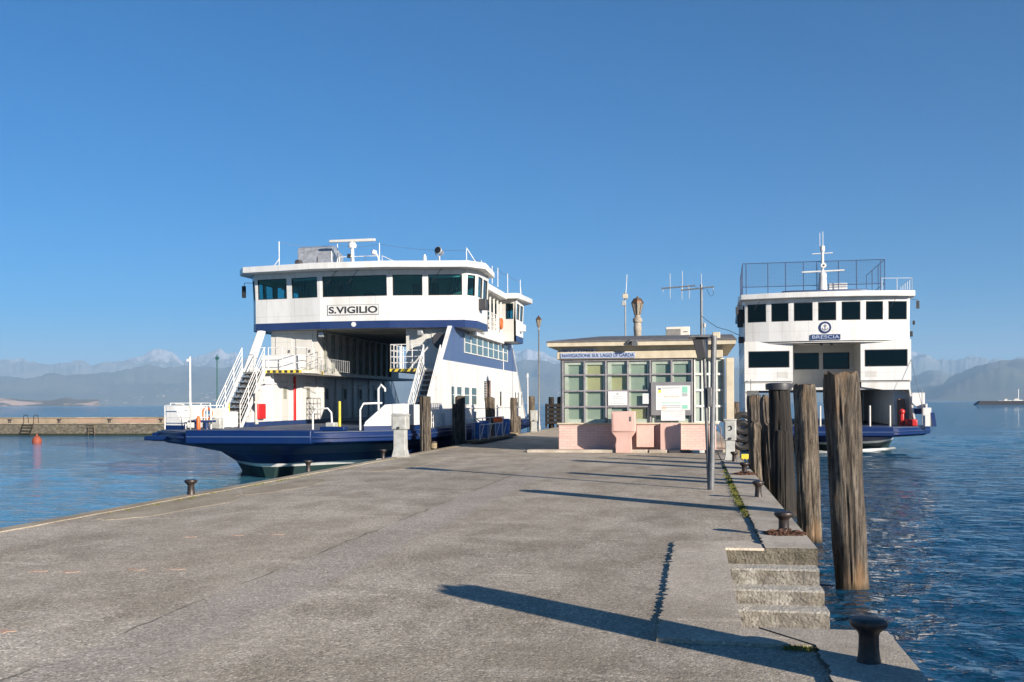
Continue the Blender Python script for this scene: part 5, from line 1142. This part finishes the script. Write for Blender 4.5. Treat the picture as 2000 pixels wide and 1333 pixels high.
# rope round the fourth left bollard and mooring ropes
b = MB()
for k in range(9): b.path([(b3[0] + .11 * math.cos(t), b3[1] + .11 * math.sin(t), .04 + k * .022 + .004 * math.sin(3 * t)) for t in [j * .35 for j in range(19)]], .013, 6)
for k in range(2):
    p0, p1 = Vector((b3[0], b3[1], .15)), Vector((-10.3 - .1 * k, 37.6 - k * .5, .95)); b.path([p0.lerp(p1, t) - Vector((0, 0, .22 * math.sin(math.pi * t))) for t in [j / 12 for j in range(13)]], .014, 6)
lone(b, 'mooring_rope', 'rope', (b3[0], b3[1], 0), 'pale mooring rope running from the wrapped bollard down to the blue ferry deck', 'rope')
xr0, yr0 = -9.0, AX(1000, 846, -9.0)[0]; b = MB()
for k in range(3):
    p0, p1 = Vector((xr0, yr0 + .1 * k, .05)), Vector((-10.2, yr0 - 3.5 + k * .6, 1.0 - .1 * k)); b.path([p0.lerp(p1, t) - Vector((0, 0, .12 * math.sin(math.pi * t))) for t in [j / 10 for j in range(11)]], .02, 6)
for k in range(5): b.path([(xr0 + .05 + .25 * math.cos(t), yr0 + .35 * math.sin(t), .03 + k * .03) for t in [j * .4 for j in range(17)]], .018, 6)
lone(b, 'mooring_rope', 'rope', (xr0, yr0, 0), 'coil of rope at the foot of the far piles with lines up to the ferry', 'rope')
b = MB(); cx_, cy_, cz_ = -10.75, 35.75, 1.45
for k in range(8): b.path([(cx_ - .25 + .05 * k, cy_ + .1 * math.sin(k), cz_ + .12), (cx_ + .05 * math.sin(k * 2), cy_ - .05, cz_ - .1 + .02 * k), (cx_ + .3 - .03 * k, cy_ + .15, cz_ + .1), (cx_ + .35, cy_ + .2, cz_ - .1)], .025, 6)
lone(b, 'rope_bundle', 'orange_rope', (cx_, cy_, .72), 'orange rope bundled over the white bulwark at the ferry bow', 'rope')

# V shaped pole with a box
xp, yp = AG(1387, 957); pol = thing('sign_pole', 'grey twin pole in a narrow V carrying a dark tilted housing', 'pole', (xp, yp, 0))
fz = lambda px, py: AY(px, py, yp)
a0, a1 = fz(1389.5, 957), fz(1394.5, 656); b = MB(); b.tube((a0[0], yp, -.0), (a1[0], yp, a1[1]), .052, 14); b.build('main_pole', 'pole_grey', pol)
a0, a1 = fz(1385, 955), fz(1375, 690); b = MB(); b.tube((a0[0], yp + .03, 0), (a1[0], yp + .03, a1[1]), .034, 12); b.build('leaning_pole', 'grey_metal', pol)
c0, c1 = fz(1381.5, 795), fz(1390, 757); b = MB(); b.box(c0[0], c1[0], yp - .06, yp + .08, c0[1], c1[1]); b.build('sleeve', 'grey_metal', pol, bevel=.01)
q = [fz(1350, 664), fz(1362, 701), fz(1379, 701), fz(1391, 697), fz(1384, 660)]
b = MB(); b.add([(q[1][0], yp - .12, q[1][1]), (q[2][0], yp - .12, q[2][1]), (q[2][0] + .04, yp + .25, q[2][1] + .02), (q[1][0] + .04, yp + .25, q[1][1] + .02), (q[0][0] + .02, yp - .2, q[0][1]), (q[4][0] - .02 - .09, yp - .2, q[4][1] - .01), (q[4][0] + .0, yp + .3, q[4][1] + .02), (q[0][0] + .1, yp + .3, q[0][1] + .02)],
    [(3, 2, 1, 0), (4, 5, 6, 7), (0, 1, 5, 4), (1, 2, 6, 5), (2, 3, 7, 6), (3, 0, 4, 7)]); b.build('housing', 'dark_panel', pol, bevel=.01)
b = MB(); z_ = q[0][1] + .03; b.box(q[0][0] - .06, q[4][0] + .02, yp - .28, yp + .34, z_, z_ + .03); b.build('top_plate', 'pole_grey', pol, bevel=.005)

# ================================================================= TIMBER PILES
def pile(x, y, ztop, d0, d1, lean, label, m='timber', seed=1., group='timber mooring piles beside the pier', top='rough', erode=0., name='mooring_pile', z0=-2.2, shoulder=None):
    n, rows = 44, 46; vs = []
    def sh(a, z, rad):
        ca, sa = math.cos(a), math.sin(a)
        g1 = noise.noise(Vector((ca * 3.2, sa * 3.2, seed + z * .22))) * .055; g2 = noise.noise(Vector((ca * 11, sa * 11, seed * 2 + z * .35))) * .035
        g3 = noise.noise(Vector((ca * .9, sa * .9, seed * 3 + z * .55))) * .13 + noise.noise(Vector((ca * 1.8, sa * 1.8, seed * 4 + z * 1.6))) * .10
        crack = 0
        for ka in (4.1 + .4 * math.sin(seed), 5.0 + .3 * math.sin(seed * 3), seed * 2.1 % 6.28, (seed * 3.7 + 2) % 6.28, (seed * 5.3 + 4) % 6.28):
            dd = abs((a - ka - .12 * math.sin(z * 1.3 + seed) + math.pi) % (2 * math.pi) - math.pi); crack -= .13 * math.exp(-(dd / .075) ** 2)
        crack -= .05 * math.exp(-((ztop - z) / .06) ** 2)
        e = erode * max(0, noise.noise(Vector((ca * 1.2, sa * 1.2, seed * 5 + z * 1.1)))) if erode else 0
        return rad * (1 + g1 + g2 + g3 + crack - e)
    for j in range(rows + 1):
        t = j / rows; z = z0 + (ztop - z0) * t; rad = (d0 + (d1 - d0) * t) / 2; u = (z - WZ) / (ztop - WZ)
        if top == 'round' and ztop - z < .25: rad *= math.sqrt(max(.06, 1 - ((.25 - (ztop - z)) / .27) ** 2))
        ox = 0
        if shoulder: q_ = max(0, min(1, (shoulder[0] - z) / .12 + .5)); q_ = q_ * q_ * (3 - 2 * q_); rad *= 1 + shoulder[1] * q_; ox = shoulder[2] * q_
        for k in range(n):
            a = 2 * math.pi * k / n; r = sh(a, z, rad); zz = z
            if j >= rows - 1: zz = z + (.06 * noise.noise(Vector((math.cos(a) * 2.5, math.sin(a) * 2.5, seed))) if j == rows else 0)
            vs.append((x + ox + lean[0] * u + r * math.cos(a), y + lean[1] * u + r * math.sin(a), zz))
    fs = [(j * n + k, j * n + (k + 1) % n, (j + 1) * n + (k + 1) % n, (j + 1) * n + k) for j in range(rows) for k in range(n)]
    b = MB(); b.add(vs, fs + [tuple(range(rows * n, rows * n + n))])
    if top == 'cap':
        t = thing(name, label, 'mooring pile', (x, y, WZ), group); b.build('post', m, t)
        b = MB(); b.lathe(x + lean[0], y + lean[1], [(d1 / 2 + .04, ztop - .12), (d1 / 2 + .05, ztop - .02), (d1 / 2 + .04, ztop + .03), (.05, ztop + .05)], 24); b.build('cap', 'dark_panel', t); return t
    return lone(b, name, m, (x, y, WZ), label, 'mooring pile', group)
def line(k): return 4.74, 14.3
def rp(px, off=.87):     # pile standing off the right edge at photo column px
    X = PR + off; return X, AX(px, 900, X)[0]
X = 2.17
# nearest big pile: base at the water
y1 = 15.0; x1 = XA(1661, y1); zt1 = AY(1643, 729, y1)[1]
pile(x1, y1, zt1, .43, .48, (XA(1642, y1) - x1, 0), 'largest timber pile, rising from the water on the right with its foot in view', seed=1.7)
xq, yq = rp(1582, .85); pile(xq, yq, AY(1573, 751, yq)[1], .44, .43, (XA(1572, yq) - xq, 0), 'second timber pile from the right, weathered light brown beside the steps', 'timber_light', seed=3.3)
xq, yq = rp(1533, .80); pile(xq, yq, AY(1522, 752, yq)[1], .56, .52, (XA(1521, yq) - xq, 0), 'nearly black pile with a flat dark cap', 'timber_dark', seed=5.1, top='cap')
xq, yq = rp(1545, .45); pile(xq, 21.3, AY(1545, 842, 21.3)[1], .34, .33, (0, 0), 'short black stump in front of the capped pile', 'timber_dark', seed=7.7)
xq, yq = rp(1505, .62); pile(xq, yq, AY(1494, 773, yq)[1], .38, .32, (XA(1494, yq) - xq, 0), shoulder=(1.08, .5, .12), label= 'eroded pile with a rounded top left of the capped pile', m='timber', seed=9.2, top='round', erode=.30)
xq, yq = rp(1476, .55); pile(xq, yq, AY(1470, 773, yq)[1], .46, .40, (XA(1472, yq) - xq, 0), 'flat topped pile behind the short split stub', 'timber', seed=11.5, erode=.1)
xq2, yq2 = rp(1480, .30); pile(xq2, yq2, AY(1474, 823, yq2)[1], .42, .33, (XA(1474, yq2) - xq2, 0), 'short split stub with an orange core beside the chained bollards', 'timber_light', seed=12.6, top='round', erode=.3)
xq, yq = rp(1437, .5); pile(xq, yq, AY(1437, 786, yq)[1], .38, .36, (0, 0), 'pale pile just right of the ticket office wall', 'timber_light', seed=14.)
# off-frame pile that throws the long near shadow
pile(2.27, 5.42, 1.74, .50, .46, (0, 0), 'pile standing beyond the near right corner of the pier', 'timber', seed=16.)
# left side piles
for i, (px, pt, d, m_, lb) in enumerate(((831, 775, .38, 'timber', 'nearest pile of the left row, straight and grey, in front of the starboard stairs'), (889.5, 790, .31, 'timber', 'shorter pile leaning against a taller one beside the ferry side'), (900, 775, .38, 'timber', 'taller pile just behind the shorter one beside the ferry side'), (958, 777, .38, 'timber_light', 'pile narrowing downwards in front of the brown ferry door'), (1002.5, 778, .35, 'timber_light', 'gnarled pile left of the far stump'), (1011, 814, .36, 'timber', 'short stump with a rope round its foot at the left edge'), (1040, 775, .37, 'timber_light', 'pile rising behind the small cream cabinet'))):
    X = PL - .42; yy = AX(px, 850, X)[0]; zt_ = AX(px, pt, X)[1]
    pile(X, yy, zt_, d, d * (1.08 if i != 3 else 1.25), (.04 * math.sin(i * 2), 0), lb, m_, seed=20 + i * 1.7, group='timber mooring piles between the pier and the left ferry', erode=.15 if i in (3, 4) else 0)
for i, (px, pt, yy) in enumerate(((1072, 776, 67.), (1089, 776, 67.6))):
    xx = XA(px, yy); pile(xx, yy + 1.2, AY(px, pt, yy)[1], .36, .36, (0, 0), ('left of the two black piles at the far end of the pier', 'right of the two black piles at the far end of the pier')[i], 'timber_dark', seed=33 + i)
b = MB(); xx0, xx1 = XA(1066, 67.5), XA(1099, 67.5)
for k in range(5): zz = .25 + k * .28; b.box(xx0, xx1, 67.5, 67.62, zz, zz + .22)
for k in range(4): x_ = xx0 + (xx1 - xx0) * k / 3; b.box(x_ - .06, x_ + .06, 67.62, 67.75, 0, 1.6)
lone(b, 'timber_fence', 'timber_dark', ((xx0 + xx1) / 2, 67.6, 0), 'low black timber screen at the far end of the pier', 'fence')
# tyre fender between building and piles
xf, yf = XA(1450, 36.5), 36.5; b = MB()
for k in range(3):
    cz = .35 + k * .28; b.add([( xf + .0 + (.30 + .11 * math.cos(q)) * math.cos(a) , yf - .2 * k * .3 + .11 * math.sin(q), cz + (.30 + .11 * math.cos(q)) * math.sin(a)) for a in [2 * math.pi * i / 24 for i in range(24)] for q in [2 * math.pi * j / 8 for j in range(8)]],
        [(i * 8 + j, ((i + 1) % 24) * 8 + j, ((i + 1) % 24) * 8 + (j + 1) % 8, i * 8 + (j + 1) % 8) for i in range(24) for j in range(8)])
lone(b, 'tyre_fender', 'black_rubber', (xf, yf, 0), 'black rubber tyre fenders hanging between the ticket office and the right piles', 'fender')
xy_, yy_ = AG(1455, 899); b = MB(); b.box(xy_ - .1, xy_ + .1, yy_, yy_ + .1, .03, .17); b.box(xy_ - .06, xy_ - .03, yy_ + .02, yy_ + .06, 0, .03); b.box(xy_ + .03, xy_ + .06, yy_ + .02, yy_ + .06, 0, .03)
lone(b, 'marker_block', 'yellow_paint', (xy_, yy_, .018), 'small yellow marker block at the right edge near the last bollard', 'marker', bevel=.01)

# gangway lying along the left edge
xg = -8.75; ya_, yb_ = AX(924, 860, xg)[0], AX(996, 850, xg)[0]
gw = thing('gangway', 'metal gangway frame with slender legs lying along the left edge between the piles', 'gangway', (xg, (ya_ + yb_) / 2, 0))
b = MB(); b.box(xg - .3, xg + .3, ya_, yb_, .06, .16); b.build('walkway', 'timber_light', gw, bevel=.01)
b = MB(); rail(b, [(xg - .3, ya_, .16), (xg - .3, yb_, .16)], .85, (1.,), step=1.6); rail(b, [(xg + .28, ya_, .16), (xg + .28, ya_ + 5, .16)], .62, (1.,), step=1.7)
for k in range(4): b.tube((xg + .28, ya_ + k * 1.7, .16), (xg + .28, ya_ + k * 1.7 + .9, .78), .014, 6)
b.build('frame', 'galv', gw)
for i, (px, m_, lb, h_) in enumerate(((932, 'blue_plastic', 'nearest blue barrel behind the gangway', .85), (946, 'blue_plastic', 'middle blue barrel behind the gangway', .9), (987, 'blue_plastic', 'farthest blue barrel near the gnarled pile', .9))):
    X = -9.0; yy = AX(px, 850, X)[0]; b = MB(); b.lathe(X, yy, [(.2, .013), (.23, .05), (.23, h_ * .33), (.25, h_ * .35), (.23, h_ * .38), (.23, h_ * .65), (.25, h_ * .67), (.23, h_ * .7), (.23, h_ - .04), (.2, h_), (.05, h_)], 18)
    lone(b, 'barrel', m_, (X, yy, 0), lb, 'barrel', 'blue barrels along the left edge of the pier')
X = -9.0; yy = AX(972, 850, X)[0]; b = MB(); b.box(X - .2, X + .2, yy, yy + .35, .75, 1.0); b.box(X - .18, X + .18, yy + .02, yy + .33, .013, .75, 1); b.build
lone(b, 'crate', ['orange_paint', 'blue_plastic'], (X, yy, 0), 'orange crate on a blue one beside the gangway', 'crate', bevel=.02)
# lifebuoy on gallery railing
def torus(b, c, R0, r0, ax):
    n, k_ = 24, 8; vs = []
    for i in range(n):
        a = 2 * math.pi * i / n
        for j in range(k_):
            q = 2 * math.pi * j / k_; rr = R0 + r0 * math.cos(q)
            vs.append((c[0] + r0 * math.sin(q), c[1] + rr * math.cos(a), c[2] + rr * math.sin(a)) if ax == 'x' else (c[0] + rr * math.cos(a), c[1] + r0 * math.sin(q), c[2] + rr * math.sin(a)))
    b.add(vs, [(i * k_ + j, ((i + 1) % n) * k_ + j, ((i + 1) % n) * k_ + (j + 1) % k_, i * k_ + (j + 1) % k_) for i in range(n) for j in range(k_)])
b = MB(); torus(b, (-10.33, 55.0, 6.0), .27, .055, 'x'); lone(b, 'lifebuoy', 'orange_paint', (-10.33, 55., 5.6), 'orange lifebuoy hanging on the upper gallery railing of the left ferry', 'lifebuoy')
b = MB(); torus(b, (-19.3, 38.45, 1.3), .2, .05, 'y'); lone(b, 'lifebuoy', 'orange_paint', (-19.3, 38.45, 1.05), 'faded orange lifebuoy on the white boxes at the port bow of the left ferry', 'lifebuoy')
b = MB(); x_, y_ = -18.4, 35.95; b.lathe(x_, y_, [(.07, .72), (.08, .76), (.08, 1.12), (.05, 1.2), (.02, 1.24)], 12); lone(b, 'fire_extinguisher', 'orange_paint', (x_, y_, .72), 'orange red cylinder standing behind the port bulwark of the left ferry', 'extinguisher')

# ================================================================= FAR JETTY AND POLES
JY = 82.5
def jx(px): return XA(px, JY)
jb = AY(150, 858, JY)[1]
mb = MB(); x0, x1 = XA(-320, JY), XA(430, JY)
mb.box(x0, x1, JY, JY + 6, -3, .0); mb.build('jetty', 'wall_conc', kind='structure', bevel=.05)
mb = MB(); mb.box(x0, x1, JY - .08, JY + 1.2, .001, .09); mb.build('jetty_coping', 'edge_conc', kind='structure', bevel=.02)
zt = AY(150, 815.5, JY + 2)[1]; mb = MB(); mb.box(x0, x1, JY + 2, JY + 2.6, .0, zt - .08); mb.box(x0, x1, JY + 1.94, JY + 2.68, zt - .078, zt, 1); lone(mb, 'parapet_wall', ['jetty_block', 'edge_conc'], ((x0 + x1) / 2, JY + 2.3, 0), 'long low pinkish block wall on top of the far jetty', 'wall')
def ladder(px, pt, pb, wide, label, lean=0., hoop=False, m='timber_dark'):
    x = jx(px); z1 = AY(px, pt, JY - .2)[1]; z0 = WZ - .6; b = MB()
    for s_ in (-1, 1):
        if hoop: b.path([(x + s_ * wide - lean, JY - .25, z0), (x + s_ * wide, JY - .12, .1), (x + s_ * wide, JY - .1, z1 - .1), (x + s_ * wide, JY + .05, z1), (x + s_ * wide, JY + .5, z1 - .05), (x + s_ * wide, JY + .6, .1)], .03, 7)
        else: b.tube((x + s_ * wide - lean, JY - .2, z0), (x + s_ * wide, JY - .12, z1), .05, 6)
    for k in range(7): t = k / 6.5; z = z0 + (.1 - z0) * t; b.tube((x - wide - lean * (1 - t), JY - .2, z), (x + wide - lean * (1 - t), JY - .2, z), .03, 6)
    lone(b, 'ladder', m, (x, JY - .2, WZ), label, 'ladder')
ladder(57, 811, 860, .5, 'dark ladder with tall hooped rails on the far jetty above the orange buoy', .5, True); ladder(180, 834, 856, .3, 'short pale ladder on the far jetty wall, right of the buoy', 0, False, 'timber_light')
for i, px in enumerate((10, 107, 206, 307)):
    b = MB(); x = jx(px); b.lathe(x, JY + .6, [(.12, .09), (.1, .3), (.2, .38), (.18, .45), (.02, .46)], 12); lone(b, 'mooring_bollard', 'iron', (x, JY + .6, .09), ('far jetty bollard left of the hooped ladder', 'far jetty bollard between the two ladders', 'far jetty bollard right of the short ladder', 'far jetty bollard beside the ferry bow')[i], 'bollard', 'small bollards on the far jetty')
xb, yb = AG(72, 866, WZ); b = MB(); b.lathe(xb, yb, [(.1, WZ - .3), (.27, WZ - .15), (.33, WZ + .08), (.31, WZ + .27), (.2, WZ + .44), (.06, WZ + .54), (.05, WZ + .66)], 20); lone(b, 'buoy', 'buoy', (xb, yb, WZ), 'orange pear shaped mooring buoy floating before the far jetty', 'buoy')
for px, pt, m_, r, lb in ((371, 697, 'rail_white', .11, 'tall plain white pole on the far jetty left of the ferry stairs'), (424, 693, 'green_pole', .07, 'thin dark green pole with a lamp left of the ferry stairs'), (1030.5, 729, 'rail_white', .06, 'thin pale pole seen between the ferry stern and the slim lamp')):
    Yp = JY + 4 if px < 500 else 88; x, z = AY(px, pt, Yp); b = MB(); zb = 0 if px < 500 else WZ - .5; b.tube((x, Yp, zb), (x, Yp, z), r, 10, r1=r * .8)
    if px != 1030.5: b.box(x - (.28 if px == 371 else .13), x + (.0 if px == 371 else .13), Yp - .1, Yp + .1, z - .45, z - .2)
    else: b.box(x - .08, x + .08, Yp - .06, Yp + .06, z - .4, z - .1)
    lone(b, 'light_pole', m_, (x, Yp, zb), lb, 'pole')
# wooden bits right: distant breakwater with boats
Yb = 700.
x0, x1 = XA(1906, Yb), XA(2300, Yb); b = MB(); zt = AY(1950, 783.5, Yb)[1]; b.add([(x0, Yb, WZ - 1), (x1, Yb, WZ - 1), (x1, Yb + 12, WZ - 1), (x0, Yb + 12, WZ - 1), (x0 + 3.5, Yb + 3, zt), (x1, Yb + 3, zt), (x1, Yb + 9, zt), (x0 + 3.5, Yb + 9, zt)], [(3, 2, 1, 0), (4, 5, 6, 7), (0, 1, 5, 4), (1, 2, 6, 5), (2, 3, 7, 6), (3, 0, 4, 7)])
b.build('breakwater', 'dark_panel', kind='structure')
random.seed(5)
for i, (p0, p1, pt) in enumerate(((1953, 1970, 779.5), (1972, 1992, 779), (1993, 2014, 778))):
    a, c = XA(p0, Yb + 20), XA(p1, Yb + 20); z1 = AY(p0, pt, Yb + 20)[1]; h = z1 - WZ; b = MB()
    t = thing('moored_yacht', ('left of the white motor yachts behind the far breakwater', 'middle white motor yacht behind the far breakwater', 'right white motor yacht behind the far breakwater, at the photo edge')[i], 'boat', ((a + c) / 2, Yb + 20, WZ), 'white yachts behind the far breakwater')
    b.add([(a, Yb + 20, WZ), (c - 1, Yb + 18.5, WZ), (c - 1, Yb + 21.5, WZ), (a - .8, Yb + 20, WZ + h * .75), (c, Yb + 18, WZ + h * .6), (c, Yb + 22, WZ + h * .6)], [(0, 2, 1), (3, 4, 5), (0, 1, 4, 3), (2, 0, 3, 5), (1, 2, 5, 4)]); b.build('hull', 'tent_white', t, smooth=False)
    b = MB(); b.hexa([(a + 1.6, Yb + 19, WZ + h * .6), (c - .6, Yb + 19, WZ + h * .6), (c - .6, Yb + 21, WZ + h * .6), (a + 1.6, Yb + 21, WZ + h * .6), (a + 3, Yb + 19.2, WZ + h), (c - 1.2, Yb + 19.2, WZ + h), (c - 1.2, Yb + 20.8, WZ + h), (a + 3, Yb + 20.8, WZ + h)]); b.build('cabin', 'ship_cream', t)
    if i == 2:
        xm_ = XA(1989.5, Yb + 20)
x_, z_ = AY(1989, 760, Yb + 26); b = MB(); b.tube((x_, Yb + 26, WZ), (x_, Yb + 26, z_), .22, 6); b.box(x_ - 3, x_ + 3, Yb + 25, Yb + 27, WZ, WZ + 1.3); b.tube((x_, Yb + 26, WZ + 2.4), (x_ + 2.6, Yb + 26, WZ + 2.4), .12, 5)
lone(b, 'sailing_boat', 'tent_white', (x_, Yb + 26, WZ), 'sailing boat with a bare white mast behind the far breakwater', 'boat')
b = MB(); xv, yv = AG(168, 811.5, WZ); zv = WZ; b.add([(xv - .9, yv, zv + .25), (xv, yv - .05, zv + .12), (xv + .9, yv, zv + .3), (xv, yv + .2, zv + .15), (xv + .3, yv, zv + .02)], [(0, 1, 3), (1, 2, 3), (1, 4, 3)])

# ================================================================= HAZE
HAZE_TOP = MAXZ[0] + 15; print('HAZE_TOP', HAZE_TOP)
hz = MB(); hz.box(-27000, 27000, -3000, 27000, -6., HAZE_TOP)
hm = bpy.data.materials.new('haze'); hm.use_nodes = True; t = hm.node_tree; t.nodes.remove(t.nodes['Principled BSDF'])
pv = t.nodes.new('ShaderNodeVolumePrincipled'); pv.inputs['Color'].default_value = (.46, .71, 1, 1); pv.inputs['Density'].default_value = 6.6e-5; pv.inputs['Anisotropy'].default_value = .0
t.links.new(pv.outputs[0], t.nodes['Material Output'].inputs['Volume']); MAT['haze'] = hm
ho = hz.build('haze', 'haze', kind='stuff', label='thin blue haze over the lake', smooth=False)
